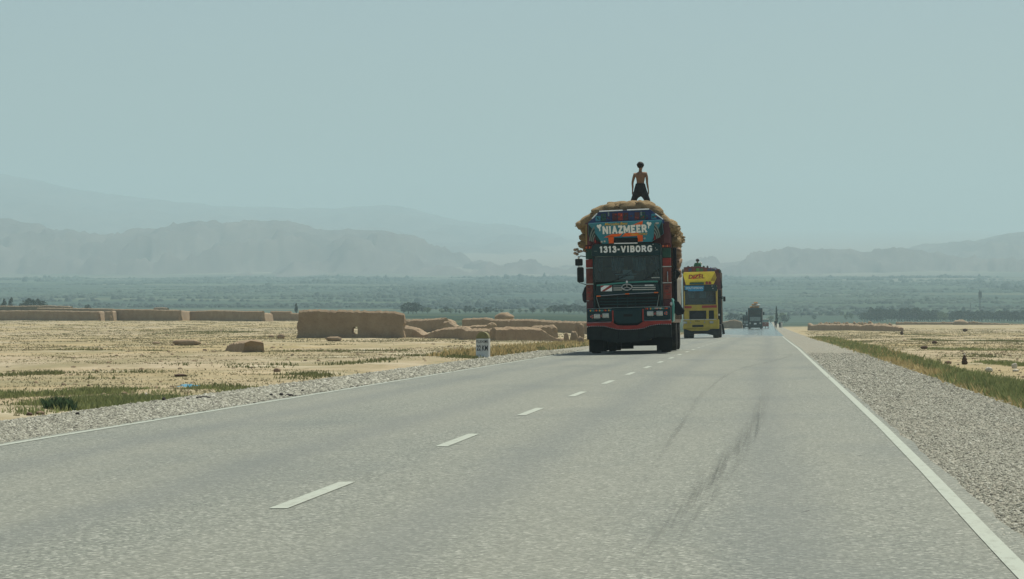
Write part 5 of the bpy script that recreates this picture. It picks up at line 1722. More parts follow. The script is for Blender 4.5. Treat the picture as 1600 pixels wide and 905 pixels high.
    # scalloped fans at the lower corners
    for sg, tip, hub in ((-1, (925, 352), (934.5, 378.5)), (1, (1038.2, 349), (1025, 375.5))):
        hx, hy = hub
        for k, (rr, m) in enumerate([(26, M_GREYP), (22.2, M_TEALDARK), (19.4, M_GREYP), (16.0, M_TEALDARK), (13.4, M_GREYP), (10.4, M_MAROON), (5.6, M_RED)]):
            a0, a1 = (R(96), R(168)) if sg < 0 else (R(12), R(84))
            n = 8
            arc = []
            for i in range(n + 1):
                a = a0 + (a1 - a0) * i / n
                q = 1 - .34 * abs(math.sin((a - a0) / (a1 - a0) * math.pi * .5) if sg < 0 else math.cos((a - a0) / (a1 - a0) * math.pi * .5))
                arc.append((min(max(hx + rr * q * math.cos(a) * .62, 922.4), 1041), hy - rr * q * math.sin(a)))
            on_board("fan_scallop", [(hx, hy)] + arc, m, .009 + .004 * k, .004)
    for px, py in ((958.3, 374.4), (1003.6, 372.4)):
        on_board("orange_block", [(px - 4.3, py - 4.6), (px + 4.3, py - 4.7), (px + 4.1, py + 4.9), (px - 3.4, py + 5.2)], M_ORANGE, .05, .045)
    MB().box(U(963), U(1000), -.20, -.10, V(380.2), V(371.6)).build("roof_lamp_bar", M_BLACK, t, bevel=.02)
    MB().box(U(963), U(999.5), -.215, -.12, V(380.6), V(379.2)).build("pale_strip", M_WHITEP, t)
    MB().ball((U(1031), tl((0, V(350))) - .01, V(349.6)), .06, .015, .04, 8, 6).build("chrome_boss", M_SILVER, t, True)
    for px, py in ((944, 377), (948.5, 376.5), (1011, 373)):
        MB().ball((U(px), -.30, V(py)), .035, .03, .035, 8, 6).build("roof_lamp", M_LAMP, t, True)
    # painted crown board with cut corners
    cr = [(U(922.5), V(347)), (U(940.5), V(329.5)), (U(1019.5), V(327.6)), (U(1041.5), V(344.4)), (U(1041.5), V(350)), (U(922.5), V(351))]
    MB().poly(cr, -.10, .0).build("crown_board", M_BLUEP, t, bevel=.01)
    cols = [M_TEAL, M_BOTTLE, M_BLUEP, M_MAROON, M_RED, M_MAROON, M_BLUEP, M_MAROON, M_BOTTLE, M_BLUEP, M_TEAL]
    xs = np.linspace(934, 1030, 12)
    for k in range(11):
        x0, x1 = xs[k] + .5, xs[k + 1] - .5
        yt = 333 - (x0 - 934) * .02 + (3.5 if k in (0, 10) else 0)
        pn = MB().box(U(x0), U(x1), -.118, -.101, V(344 - (x0 - 980) * .02), V(yt)).build("painted_panel", cols[k], t, bevel=.005, seg=1)
        for q in range(3):
            xx = random.uniform(x0 + 1.2, x1 - 1.2); yy = random.uniform(yt + 2, 342)
            MB().ball((U(xx), -.12, V(yy)), random.uniform(.015, .035), .006, random.uniform(.015, .035), 8, 5).build("painted_rosette", random.choice([M_RED, M_MAROON, M_BOTTLE, M_BLUEP, M_ORANGE if q == 0 and k in (4, 6) else M_RED]), pn)
    for px in (955, 1006):
        MB().box(U(px) - .022, U(px) + .022, -.130, -.119, V(337), V(331)).build("white_mark", M_GREYP, t)
    for a, b_ in (((940.5, 329.2), (977, 328.2)), ((984, 328.0), (1018.5, 327.2)), ((1028, 334.6), (1040, 343.6)), ((937, 332.5), (929, 340.5))):
        MB().tube([(U(a[0]), -.12, V(a[1])), (U(b_[0]), -.12, V(b_[1]))], .020, 6).build("crown_trim", M_WHITEP, t)
    MB().box(U(921), U(924.8), -.05, .05, V(381), V(349)).build("crown_side_board", M_MAROON, t, bevel=.01)
    MB().box(U(1040.8), U(1049), -.05, .05, V(381), V(347)).build("crown_side_board", M_MAROON, t, bevel=.01)
    MB().box(U(918.2), U(920.6), -.02, .05, V(381), V(349)).build("yellow_edge_post", mat("ochre_paint", (.28, .20, .07), .6), t, bevel=.008)
    # cargo body
    bx0, bx1 = U(917.5), U(1049.5)
    MB().box(bx0, bx1, 2.1, 2.2, .95, V(345)).build("bulkhead", M_MAROON, t)
    MB().box(bx0, bx1, 2.2, 11.4, .90, 1.05).build("cargo_floor", M_WOOD, t)
    plank_side(t, bx1 - .03, 2.2, 11.4, 1.06, 2.3, 9, [M_MAROON, M_BRICK, M_BLUEP], 1)
    plank_side(t, bx0 + .03, 2.2, 11.4, 1.06, 3.6, 9, [M_MAROON, M_BRICK, M_BLUEP], -1)
    MB().box(bx0, bx1, 11.4, 11.48, .95, 3.6).build("tailgate", M_MAROON, t, bevel=.01)
    MB().box(bx0 + .05, bx1 - .05, .3, 2.1, V(346), V(344)).build("crown_floor", M_WOOD, t)
    MB().poly([(U(1046), V(505)), (U(1052.6), V(503)), (U(1053.8), V(478)), (U(1052.4), V(468)), (U(1049.8), V(466)), (U(1047), V(468))], .34, 1.9).build("fender", M_GREEN2, t, bevel=.03)
    MB().ball((U(1049.3), .32, V(475.5)), .045, .03, .07, 10, 8).build("side_lamp", M_SILVER, t, True)
    # mirrors
    mr = MB().tube([(U(917), .35, V(399)), (U(909), .15, V(398)), (U(906.5), .1, V(401)), (U(906.5), .1, V(440)), (U(917), .3, V(443))], .014, 6).build("mirror_arm", M_BLACK, t, True)
    MB().box(U(900.8), U(912.6), .02, .17, V(413.4), V(402.6)).build("mirror_housing", M_BLACK, mr, bevel=.03)
    MB().poly(rounded(U(903.6), U(914), V(439.6), V(415.6), .05), .02, .17).build("mirror_housing", M_BLACK, mr, bevel=.02)
    MB().box(U(904.6), U(911.6), .0, .02, V(415), V(414)).build("mirror_clip", M_SILVER, mr)
    MB().ball((U(906.6), .02, V(400.5)), .032, .03, .05, 8, 6).build("mirror_lamp", M_SILVER, mr, True)
    mr = MB().tube([(U(1050), .35, V(424)), (U(1057), .15, V(425)), (U(1058), .1, V(441)), (U(1050), .3, V(438))], .014, 6).build("mirror_arm", M_BLACK, t, True)
    MB().poly([(U(1053), V(426)), (U(1058), V(421)), (U(1065.5), V(428)), (U(1060), V(437)), (U(1053), V(441))], .2, .34).build("mirror_housing", M_BLACK, mr, bevel=.02)
    # dark cloth flaps
    b = MB().poly([(U(916.5), V(444)), (U(913), V(448)), (U(909.6), V(458)), (U(910.2), V(468)), (U(914), V(472)), (U(916.5), V(470))], .5, .58)
    b.build("black_flap", M_DARKCLOTH, t, bevel=.02)
    MB().poly([(U(1052), V(470)), (U(1060), V(472)), (U(1066), V(482)), (U(1069.5), V(486)), (U(1067), V(492)), (U(1058), V(494)), (U(1053), V(490))], 1.2, 1.28).build("black_flap", M_DARKCLOTH, t, bevel=.02)
    MB().box(U(1051), U(1057), 1.9, 2.05, V(482), V(386)).build("black_side_board", M_DARKCLOTH, t, bevel=.02)
    # small tassel bundle on the left
    b = MB()
    for k in range(6):
        b.ball((U(900.5 + 3 * (k % 4)), .2 + .05 * (k % 3), V(394 - 3.2 * (k // 2) + random.uniform(-1, 1))), .055, .05, .045, 8, 6)
    b.tube([(U(919), .25, V(391)), (U(902), .22, V(391))], .012, 5)
    b.build("tassel_bundle", M_SACKPINK, t, True)
    return t, U, V, P
TRUCK1, U1, V1, P1 = teal_truck()
M1 = Matrix.LocRotScale(TRUCK1.location, TRUCK1.rotation_euler, None)
small_person("driver in dark clothes behind the teal truck's windscreen", M1 @ Vector((U1(1019), .98, V1(442))), M_DARKCLOTH, M_DARKCLOTH, 1.5, True)

# ------------------------------------------------------------------ sacks
def sack_mesh(seed, m, lx=.46, ly=.30, lz=.19):
    b = MB()
    n, mm = 26, 17
    b.ball((0, 0, 0), 1, 1, 1, n, mm)
    vs = []
    f = lambda a, e: math.copysign(abs(a) ** e, a)
    for (x, y, z) in b.v:
        # lie the ball's poles along x so that the ends gather like a tied sack
        X, Y, Z = z, x, y
        r = math.sqrt(max(0, 1 - X * X))
        X2 = f(X, .80)
        r2 = r ** .45
        if r > 1e-5:
            Y, Z = Y / r * r2, Z / r * r2
        k = 1 + .20 * mnoise.noise(Vector((X2 * 1.6 + seed * 5, Y * 1.6, Z * 1.6))) + .05 * mnoise.noise(Vector((X2 * 5 + seed, Y * 5, Z * 5)))
        k += .09 * (abs(mnoise.noise(Vector((X2 * 2.6 + seed * 3, Y * 2.2, Z * 2.2)))) - .25) - .10 * abs(X2) ** 3 * abs(mnoise.noise(Vector((seed, Y * 6, Z * 6))))
        sag = -.10 * (Y * Y)
        vs.append((X2 * lx * (1 + .08 * mnoise.noise(Vector((Y * 2, Z * 2, seed)))), f(Y, .8) * ly * k, (f(Z, .8) * k + sag) * lz))
    b.v = vs
    for sg in (-1, 1):                                # sewn ears
        for sy in (-1, 1):
            b.tube([(sg * lx * .90, sy * ly * .6, 0), (sg * lx * 1.12, sy * ly * .85, .02)], [.045, .018], 6)
    o = b.build("burlap_sack", m, None, True)
    me = o.data
    bpy.data.objects.remove(o)
    return me
SACKS = [sack_mesh(s, M_BURLAP) for s in range(5)] + [sack_mesh(s, M_SACKPINK, .38, .26, .17) for s in range(5, 8)]
def sack(label, group, x, y, z, rz=0.0, rx=0.0, ry=0.0, s=1.0, kind=None, M=None):
    me = SACKS[kind if kind is not None else random.randrange(5)]
    o = link("burlap_sack", me)
    o.matrix_world = (M or M1) @ Matrix.Translation((x, y, z)) @ Matrix.LocRotScale(None, Matrix.Rotation(rz, 3, 'Z') .to_4x4().to_euler(), None) @ Matrix.Rotation(rx, 4, 'X') @ Matrix.Rotation(ry, 4, 'Y') @ Matrix.Diagonal((s, s, s * 1.0, 1))
    return tag(o, label, "sack", group)
GS = "burlap sacks loaded on the teal truck"
u, v = U1, V1
# front row on the crown, one by one
for lab, px, py, rz, ry, s, k in [
    ("sack at the left end of the front row on top of the teal truck's crown", 946, 326.5, .05, -.25, .82, 0),
    ("sack second from the left in the front row, its end folded down over the crown", 957, 325.0, -.1, -.12, .80, 1),
    ("highest sack in the middle of the front row, below the standing man's left leg", 974, 322.3, .08, .04, 1.02, 2),
    ("dark-stained sack right of the middle in the front row below the standing man", 990, 323.2, -.15, .06, .86, 3),
    ("sack under the standing man's right leg in the front row", 1004, 321.6, .1, .05, .98, 4),
    ("sack sloping down at the right end of the front row on the crown", 1018, 326.0, 0, .42, .92, 0),
    ("tan sack draped over the crown's sloping right corner", 1031, 336.0, .1, .72, .90, 2),
    ("lowest sack on the crown's right corner beside the maroon board", 1041, 345.0, .1, .70, .74, 3),
    ("long sack sloping over the crown's left corner", 928, 338.6, 0, -.50, .92, 1),
    ("sack with a pointed end sticking out left of the crown", 917, 345.0, .1, -.35, .66, 4)]:
    sack(lab, GS, u(px), .45 + .12 * (k % 3), v(py) , rz, 0, ry, s, k)
# rows further back on the load
for row, y in enumerate((1.15, 1.95, 2.8, 3.7, 4.6, 5.5, 6.5, 7.5, 8.6, 9.7, 10.8)):
    for k in range(4):
        x = -.98 + .65 * k + random.uniform(-.06, .06)
        zt = 4.30 if 1 <= k <= 2 else 4.10
        sack(ORD[k] + " sack from the left in the " + ORD[row] + " row behind the crown, atop the load", GS, x, y, zt - .16 - (.16 if y > 3.5 else 0), random.uniform(-.2, .2), 0, (-.18, 0, 0, .18)[k], 1.05)
for row, y in enumerate((2.8, 4.6, 6.5, 8.6, 10.6)):
    for k in range(3):
        sack(ORD[k] + " sack from the left, " + ORD[row] + " row, in the layer under the top sacks", GS, -.8 + .8 * k, y, 3.62, random.uniform(-.2, .2), 0, 0, 1.25)
# left flank
for k, (px, py, s, lab) in enumerate([(914, 356, .62, "sack bulging from the left flank under the pointed sack"), (911, 367, .66, "dark sack in the shade on the left flank of the load"), (909, 378, .70, "ragged lowest sack on the left flank above the mirror"), (914, 386, .52, "small sack wedged behind the left mirror's arm")]):
    sack(lab, GS, u(px), 2.45 + .1 * k, v(py), 1.45, .35, 0, s, k % 4)
# right flank
for k, y in enumerate((2.45, 3.3, 4.2, 5.1, 6.1, 7.2, 8.4, 9.6, 10.8)):
    for j, z in enumerate((3.80, 3.46, 3.12, 2.80, 2.48)):
        bul = (-.08, .00, .06, .09, .08)[j] + (.03 if k == 0 else 0)
        lab = ORD[j] + " sack from the top in the " + ORD[k] + " stack from the cab, right flank"
        if k == 0:
            lab = ("tan sack highest on the right flank beside the crown's maroon board", "second sack from the top on the right flank nearest the cab", "pinkish stained sack in the middle of the right flank nearest the cab", "pinkish stained sack lower on the right flank nearest the cab", "lowest sack on the right flank nearest the cab, above the grey tarpaulin")[j]
        xm = 4.25 - 131.5 * (93 + y) / FPX
        sack(lab, GS, min(U1(1049.5) + bul + .08, xm - .235) + random.uniform(-.03, .02), y, z + random.uniform(-.04, .04), 1.57 + random.uniform(-.25, .25), random.uniform(-.4, .1), random.uniform(-.2, .2), .60 + .14 * random.random(), (5 + (k + j) % 3) if j >= 2 else random.randrange(5))
# grey tarpaulin hanging down the right side
def tarp():
    b = MB()
    n, m_ = 40, 8
    for j in range(m_ + 1):
        for i in range(n + 1):
            y = 2.6 + 6.4 * i / n
            z = 2.45 - 1.25 * j / m_ - .08 * math.sin(i * .7)
            x = U1(1049.5) + .10 + .03 * math.sin(i * 2.1) - .10 * j / m_ + .02 * math.sin(j + i)
            b.v.append((x, y, z))
    for j in range(m_):
        for i in range(n):
            a = j * (n + 1) + i
            b.f.append((a, a + 1, a + n + 2, a + n + 1))
    o = b.build("tarpaulin", M_TARP, None, True)
    so = o.modifiers.new("thickness", 'SOLIDIFY'); so.thickness = .02
    o.matrix_world = M1.copy()
    tag(o, "grey tarpaulin hanging in folds below the sacks on the teal truck's right side", "tarpaulin")
tarp()
hp = at(1000.5, 253.5, 96.3)
standing_man(Vector((hp.x, hp.y, hp.z - 1.745)), "bare-backed man in baggy black trousers standing with legs apart on the sacks")
# ------------------------------------------------------------------ the yellow truck
def yellow_truck():
    Y = 209.0
    S = FPX / Y * 1.0
    P = at(1095.5, 528, Y)
    P.z = float(road_z(Y) + camber(P.x))
    t = thing("cargo_truck", "yellow painted truck with a blue sticker on its windscreen, following the teal truck", "truck", P, (0, R(-.8), 0))
    U = lambda px: (px - 1095.5) / S
    V = lambda py: (527.8 - py) / S
    MB().box(-.45, -.33, .5, 10, .6, .85).box(.33, .45, .5, 10, .6, .85).build("chassis_frame", M_STEEL, t)
    for sx in (-1, 1):
        wheel(t, sx * 1.04, 1.3, .52, .34, sx)
        for y in (6.5, 9.2):
            wheel(t, sx * 1.14, y, .52, .28, sx); wheel(t, sx * .84, y, .52, .28, sx)
    for y in (1.3, 6.5, 9.2):
        MB().tube([(-1.15, y, .52), (1.15, y, .52)], .07, 8).build("axle", M_STEEL, t, True)
    MB().box(U(1067.5), U(1124), .0, .5, V(513.4), V(498.5)).build("bumper", M_YEL, t, bevel=.06)
    MB().poly([(U(1069), V(513.6)), (U(1124), V(513.6)), (U(1124.5), V(524)), (U(1112), V(523)), (U(1104), V(521)), (U(1080), V(521)), (U(1069), V(522.5))][::-1], .12, .3).build("bumper_skirt", M_SKIRT, t, bevel=.03)
    MB().poly([(U(1072), V(513.4)), (U(1112), V(512.6)), (U(1106), V(516)), (U(1080), V(516.2))][::-1], -.02, .1).build("bumper_lip", M_YEL, t)
    MB().box(U(1068), U(1120), -.015, .0, V(498.9), V(498.0)).build("chrome_strip", M_SILVER, t)
    for px, py in ((1079.4, 503), (1101.2, 503), (1079.4, 498.6), (1101.2, 498.6)):
        MB().ball((U(px), -.03, V(py)), .045, .03, .045, 8, 6).build("bumper_lamp", M_LAMP, t, True)
    MB().box(U(1082), U(1099.5), -.02, .0, V(510), V(507)).build("number_plate", M_BLACK, t)
    text_mesh("PRG", .09, M_BLACK, "lettering", t, U(1090.5), -.008, V(501), .32)
    for px in (1071, 1112):
        h = MB().box(U(px) - .13, U(px) + .13, -.025, .0, V(503) - .08, V(503) + .08).build("headlight", M_GREYP, t, bevel=.02)
        MB().box(U(px) - .10, U(px) + .10, -.035, -.026, V(503) - .055, V(503) + .055).build("lens", M_LAMP, h)
    MB().box(U(1067), U(1068.6), -.03, .05, V(508), V(499)).build("corner_lamp", M_LAMP, t)
    # cab
    cx0, cx1 = U(1069.5), U(1121.5)
    MB().box(cx0, cx0 + .06, .12, 1.9, V(498), V(446)).build("cab_side", M_YEL, t, bevel=.02)
    MB().box(cx1 - .06, cx1, .12, 1.9, V(498), V(446)).build("cab_side", M_YEL, t, bevel=.02)
    MB().box(cx0 + .06, cx1 - .06, 1.8, 1.9, V(498), V(446)).build("cab_back", M_DASH, t)
    MB().box(cx0, cx1, .12, 1.9, V(446), V(444.5)).build("cab_roof", M_TEALDARK, t, bevel=.03)
    MB().box(cx0 + .062, cx1 - .062, .10, 1.78, V(484), V(475.2)).build("bonnet_panel", M_YEL, t, bevel=.03)
    MB().box(cx0 + .062, cx1 - .062, .2, 1.78, V(498), V(484.2)).build("grille_backing", M_BLACK, t)
    MB().box(U(1070.4), U(1081.5), .085, .1, V(480.8), V(477.2)).build("red_stripe", M_RED, t)
    MB().box(U(1097.5), U(1120.4), .085, .1, V(480.4), V(476.6)).build("red_stripe", M_RED, t)
    MB().box(U(1070.2), U(1121), .07, .12, V(484.6), V(482.4)).build("yellow_lip", M_YEL, t, bevel=.01)
    for a, b_ in ((1070.2, 1077.5), (1104, 1108), (1116, 1121)):
        MB().box(U(a), U(b_), .08, .2, V(498), V(484.6)).build("grille_post", M_YEL, t, bevel=.02)
    for k in range(3):
        z = V(487.5 + 3.3 * k)
        MB().box(U(1077.6), U(1103.8), .12, .16, z - .03, z + .03).build("grille_slat", M_BLACK, t)
    MB().poly([(U(1079), V(493)), (U(1090), V(486)), (U(1101), V(490)), (U(1099), V(495)), (U(1082), V(496))][::-1], .09, .11).build("grille_cloth", M_DARKCLOTH, t)
    w0, w1 = U(1071.2), U(1119.4)
    MB().box(cx0, w0, .07, .13, V(475.4), V(446)).box(w1, cx1, .07, .13, V(475.4), V(446)).build("windscreen_pillar", M_YEL, t)
    MB().box(w0, w1, .09, .105, V(475), V(454.6)).build("windscreen", M_GLASS, t)
    MB().poly(rounded(U(1070), U(1121.6), V(454.4), V(444.8), .2, True), .02, .14).build("sun_visor", M_TEALDARK, t, bevel=.02)
    st = MB().box(U(1071.2), U(1101), .008, .019, V(452), V(445.8)).build("windscreen_sticker", M_SKY, t)
    MB().box(U(1076), U(1100), .008, .019, V(454.2), V(452.1)).build("windscreen_sticker", M_SKY, t)
    text_mesh("SOUTHMANN", 3.4 / S, M_WHITEP, "lettering", t, U(1086), .003, V(449.2), 26 / S)
    for px, py in ((1113.6, 446.6), (1115, 450.4)):
        MB().ball((U(px), .01, V(py)), .04, .02, .04, 8, 6).build("rivet", M_SILVER, t, True)
    for a, b_ in ((1077, 1086.5), (1093.5, 1103.5)):
        cv = MB()
        for k in range(6):
            xa, xb = U(a + (b_ - a) * k / 6), U(a + (b_ - a) * (k + 1) / 6)
            cv.add([(xa, .5 + .03 * (k % 2), V(465)), (xb, .5 + .03 * ((k + 1) % 2), V(465)), (xb, .5 + .03 * ((k + 1) % 2), V(455)), (xa, .5 + .03 * (k % 2), V(455))], [(0, 1, 2, 3)])
        cv.build("curtain", M_CURTAIN, t)
    MB().box(w0, w1, .2, .7, V(476), V(471.5)).build("dashboard", M_DASH, t, bevel=.03)
    MB().box(U(1106), U(1117), 1.0, 1.25, V(477), V(459)).build("driver_seat", M_DASH, t, bevel=.08)
    # yellow sign board over the cab
    sb = [(U(1070.2), V(424.6)), (U(1118.4), V(424.2)), (U(1120.8), V(434)), (U(1116), V(443.8)), (U(1073), V(444.4)), (U(1069), V(428.6))]
    tl = lambda p: -.42 + (V(424) - p[1]) * .55
    MB().poly(sb[::-1], 0, .12, [tl(p) for p in sb[::-1]]).build("sign_board", M_YELB, t, bevel=.03)
    MB().poly([(U(1111.5), V(438.2)), (U(1118.6), V(425.4)), (U(1120.6), V(433.8)), (U(1117.6), V(439.6))], 0, .01, [tl((0, V(y))) - .012 for y in (438.2, 425.4, 433.8, 439.6)]).build("board_end_panel", M_YEL, t)
    zc = V(431.6)
    text_mesh("DIZEL", 7.0 / S, M_ORANGE if False else M_RED, "lettering", t, U(1089.6), tl((0, zc)) - .018, zc, 25 / S, R(1.5), shear=.2, bold=.03, tilt=math.atan(-.55))
    MB().poly([(U(1081), V(434.6)), (U(1096), V(426.6)), (U(1095), V(428.6)), (U(1086), V(435.4))], 0, .004, [tl((0, V(y))) - .012 for y in (434.6, 426.6, 428.6, 435.4)]).build("red_flash", M_ORANGE, t)
    MB().box(U(1079), U(1101), -.14, -.02, V(443.8), V(440.6)).build("lamp_bar", M_BOTTLE, t, bevel=.02)
    for px in (1105.6, 1110.4):
        MB().poly([(U(px - 2.2), V(443.6)), (U(px + 2.2), V(443.6)), (U(px + 2), V(440.4)), (U(px), V(438.8)), (U(px - 2), V(440.4))][::-1], -.16, -.10).build("red_block", M_RED, t)
    # crown and body
    MB().poly([(U(1070), V(424)), (U(1070), V(416.5)), (U(1092), V(415.5)), (U(1118), V(419.5)), (U(1121), V(424))], .05, .15).build("crown_board", M_MAROON, t, bevel=.01)
    for k, m in enumerate([M_MAROON, M_BLUEP, M_MAROON, M_GREENP, M_BOTTLE, M_MAROON, M_BLUEP, M_BLUEP]):
        x0 = 1071 + 5.9 * k
        MB().box(U(x0 + .4), U(x0 + 5.5), .035, .049, V(423.4), V(418.6 + .25 * max(0, k - 3))).build("painted_panel", m, t)
    MB().box(U(1069), U(1124), 2.0, 2.1, .95, V(420)).build("bulkhead", M_MAROON, t)
    MB().box(U(1069), U(1124), 2.1, 10.2, .9, 1.05).build("cargo_floor", M_WOOD, t)
    plank_side(t, U(1124.5), 2.0, 10.2, 1.06, V(424), 8, [M_MAROON, M_BRICK, M_BOTTLE], 1)
    plank_side(t, U(1068.5), 2.0, 10.2, 1.06, V(424), 8, [M_MAROON, M_BRICK, M_BOTTLE], -1)
    MB().box(U(1068.5), U(1124.5), 10.2, 10.28, .95, V(424)).build("tailgate", M_MAROON, t)
    MB().poly([(U(1121), V(452)), (U(1127), V(452)), (U(1126.4), V(420)), (U(1121), V(420))][::-1], .2, .34).build("side_board", M_MAROON, t, bevel=.02)
    MB().poly([(U(1126.5), V(452)), (U(1130), V(449)), (U(1128.6), V(440)), (U(1126.6), V(432))][::-1], .5, .6).build("side_flap", M_DARKCLOTH, t, bevel=.02)
    MB().box(U(1122.5), U(1127.6), .4, .6, V(506), V(453)).build("black_side_board", M_DARKCLOTH, t, bevel=.02)
    mr = MB().tube([(U(1124), .3, V(464)), (U(1128), .1, V(463)), (U(1132), .1, V(463.6))], .02, 6).build("mirror_arm", M_BLACK, t, True)
    MB().box(U(1130.6), U(1134.4), .02, .18, V(471), V(463)).build("mirror_housing", M_BLACK, mr, bevel=.04)
    MB().box(U(1126.2), U(1130), .02, .18, V(467.5), V(462.5)).build("mirror_housing", M_BLACK, mr, bevel=.04)
    MB().box(U(1123), U(1125), -.02, .1, V(493), V(490)).build("side_lamp", M_SILVER, t, bevel=.01)
    MB().poly([(U(1126.5), V(523)), (U(1131), V(522)), (U(1130), V(516)), (U(1128), V(506)), (U(1126), V(506))], 6.0, 6.1).build("rear_mudflap", M_BLACK, t)
    return t, U, V
TRUCK2, U2, V2 = yellow_truck()
M2 = Matrix.LocRotScale(TRUCK2.location, TRUCK2.rotation_euler, None)
small_person("driver in a blue shirt behind the yellow truck's windscreen", M2 @ Vector((U2(1111), .85, V2(474))), M_BLUECLOTH, M_DARKCLOTH, 1.5, True)
gp = small_person("person in a green shirt sitting on top of the yellow truck's load", M2 @ Vector((U2(1091), .75, V2(424))), M_GREENCLOTH, M_BLACKCLOTH, 1.62, True, cap=M_HAIR)
MB().ball((0, .01, .80), .125, .125, .105, 14, 9).build("turban", M_DARKCLOTH, gp, True)
def bundle(label, cat, name, x, y, z, rx, ry, rz, m, seed, M):
    o = lump(name, label, cat, (0, 0, 0), rx, ry, rz, seed, m, "bundles on the yellow truck's load", .3, 12, 8, .3)
    o.matrix_world = M @ Matrix.Translation((x, y, z))
    return o
M_BUNDLE = [mat("bundle_cloth_dark", (.04, .045, .05), .9, var=.3, bump=.4), mat("bundle_cloth_blue", (.04, .06, .13), .9, var=.3, bump=.4), mat("bundle_cloth_green", (.03, .08, .05), .9, var=.3, bump=.4)]
for k, (px, py, w_, h_, mi, lab) in enumerate([
    (1077, 416.5, 3.0, 4.0, 0, "dark bundle at the left end of the yellow truck's load"), (1083, 416.5, 3.0, 3.6, 0, "dark bundle between the left bundle and the sitting person"),
    (1101, 416.5, 3.0, 3.8, 2, "green bundle just right of the sitting person"), (1107, 417.5, 2.4, 5.0, 0, "upright dark bundle right of the green bundle"),
    (1112, 419.5, 3.0, 4.2, 1, "blue bundle on the yellow truck's load"), (1118, 421.5, 3.4, 4.0, 1, "blue bundle at the right end of the yellow truck's load"),
    (1125.5, 424, 2.2, 6.0, 0, "dark bundle hanging at the right corner of the yellow truck's load")]):
    sc = 22.78
    bundle(lab, "bundle", "cloth_bundle", U2(px), .3, V2(py) - .05, w_ / sc * .7, .25, h_ / sc * .6, M_BUNDLE[mi], 80 + k, M2)
for j in range(4):
    for i in range(4):
        bundle(ORD[i] + " bundle from the left in the " + ORD[j] + " row behind the sitting person", "bundle", "cloth_bundle", -.95 + .62 * i, 2.8 + 1.9 * j, V2(424), .42, .8, .22, M_BUNDLE[(i + j) % 3], 95 + i + 4 * j, M2)
bundle("white bag beside the sitting person's head on the yellow truck", "bag", "white_bag", U2(1096.2), .9, V2(411.5), .085, .1, .10, M_WHITECLOTH, 120, M2)

# ------------------------------------------------------------------ the distant trucks and figures
def far_truck(label, px, py, Y, dark, sacks, wpx=22.5, top=482.0, name="cargo_truck"):
    S = FPX / Y
    P = at(px, py, Y); P.z = float(road_z(Y) + camber(P.x))
    t = thing(name, label, "truck", P)
    hw = wpx / S / 2
    H = (py - top) / S
    z = lambda f: H * f
    for sx in (-1, 1):
        wheel(t, sx * (hw - .24), 1.3, .52, .34, sx); wheel(t, sx * (hw - .24), 6.2, .52, .34, sx)
    MB().box(-.45, .45, .5, 7.5, .55, .85).build("chassis_frame", M_STEEL, t)
    MB().box(-hw, hw, 1.75, 1.85, .12, z(.34)).build("mudflap", M_BLACK, t)
    MB().box(-hw, hw, 0, .3, z(.10), z(.34)).build("bumper", M_SKIRT, t, bevel=.05)
    MB().box(-hw * .96, hw * .96, .15, 1.9, z(.34) + .005, z(.62)).build("cab_lower", dark, t, bevel=.05)
    MB().box(-hw * .72, hw * .72, .10, .15, z(.36), z(.56)).build("grille", M_GREYP, t, bevel=.02)
    MB().box(-hw * .92, hw * .92, .20, 1.9, z(.62) + .005, z(.90)).build("cab_upper", dark, t, bevel=.06)
    MB().box(-hw * .78, hw * .78, .185, .199, z(.64), z(.87)).build("windscreen", M_GLASS, t)
    MB().box(-hw, hw, .0, .25, z(.90) + .005, z(1.0)).build("sun_visor", M_TEALDARK, t, bevel=.03)
    for sx in (-1, 1):
        MB().box(sx * hw * .7 - .13, sx * hw * .7 + .13, -.04, .0, z(.22), z(.30)).build("headlight", M_LAMP, t, bevel=.02)
    MB().box(-.22, .22, -.02, .0, z(.20), z(.27)).build("number_plate", M_WHITEP, t)
    MB().box(-hw, hw, 2.1, 7.6, .9, z(.98)).build("cargo_body", M_MAROON, t, bevel=.04)
    for sx in (-1, 1):
        MB().box(sx * (hw + .22) - .12, sx * (hw + .22) + .12, .2, .3, z(.66), z(.82)).build("mirror", M_BLACK, t, bevel=.03)
    return t, S, H
T3, S3, H3 = far_truck("distant dark truck with orange sacks on its roof, small in the shimmer of the road", 1180, 514, 517, M_DASH, True)
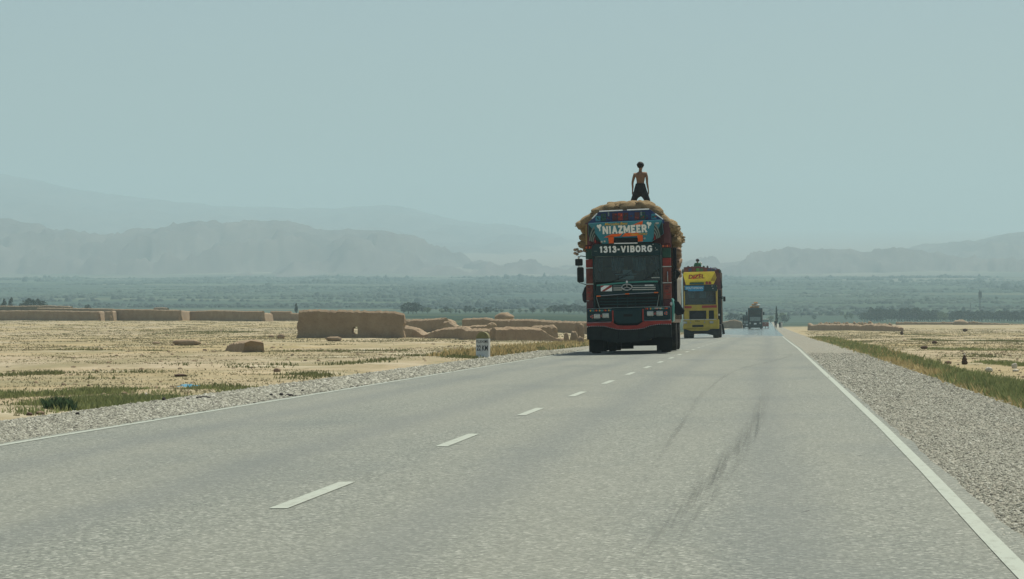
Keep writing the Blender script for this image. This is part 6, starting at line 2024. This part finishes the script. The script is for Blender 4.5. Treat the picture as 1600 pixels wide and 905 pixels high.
for k, (dx, dz, s, m) in enumerate([(-.5, .16, .9, 0), (.25, .18, .95, 1), (-.2, .55, .8, 2), (.5, .5, .7, 3), (.1, .88, .7, 4)]):
    me = sack_mesh(k, M_SACKORANGE if k != 3 else M_WHITECLOTH)
    o = link("cloth_sack", me)
    o.location = T3.location + Vector((dx, .9, H3 + dz))
    o.scale = (s, s, s)
    tag(o, ("orange sack at the lower left of the pile on the distant dark truck", "orange sack at the lower right of the pile on the distant dark truck", "orange sack in the second layer on the distant dark truck", "whitish sack on the right of the pile on the distant dark truck", "topmost orange sack on the distant dark truck")[k], "sack", "sacks on the distant dark truck")
far_truck("second distant dark truck, mostly hidden behind the one with orange sacks", 1167, 512.6, 575, M_DARKCLOTH, False, 14, 493)
def rickshaw():
    Y = 560
    S = FPX / Y
    P = at(1196, 512, Y); P.z = float(road_z(Y) + camber(P.x))
    t = thing("three_wheeler", "small red three-wheeler with a pale roof half hidden behind the distant truck", "three-wheeler", P)
    for x, y in ((0, .3), (-.5, 2.0), (.5, 2.0)):
        wheel(t, x, y, .26, .12, 1)
    MB().poly([(-.6, .25), (.6, .25), (.62, .9), (.45, 1.05), (-.45, 1.05), (-.62, .9)], .15, 2.3).build("body", M_BRICK, t, bevel=.05)
    MB().box(-.5, .5, .3, .33, 1.07, 1.5).build("windscreen", M_GLASS, t)
    for sx in (-1, 1):
        for y in (.32, 2.2):
            MB().box(sx * .54 - .03, sx * .54 + .03, y, y + .06, 1.0, 1.55).build("roof_post", M_BLACK, t)
    MB().box(-.62, .62, .15, 2.4, 1.55, 1.66).build("roof", M_WHITECLOTH, t, bevel=.04)
    MB().ball((0, .12, .8), .1, .05, .1).build("headlight", M_LAMP, t, True)
rickshaw()
Pp = at(1212, 513, 520); Pp.z = float(road_z(520))
small_person("dark-clothed person standing at the road's edge near the distant trucks", Pp, M_BLACKCLOTH, M_BLACKCLOTH, 1.55)
Pp = at(1218.5, 511, 560); Pp.z = float(road_z(560))
small_person("person in dark clothes farther along the road's edge, second from the truck", Pp, M_DARKCLOTH, M_BLACKCLOTH, 1.2)
Pp = at(1221, 511, 560); Pp.z = float(road_z(560))
small_person("person in pale clothes beside the road, rightmost of the distant figures", Pp, M_WHITECLOTH, M_WHITECLOTH, 1.1)
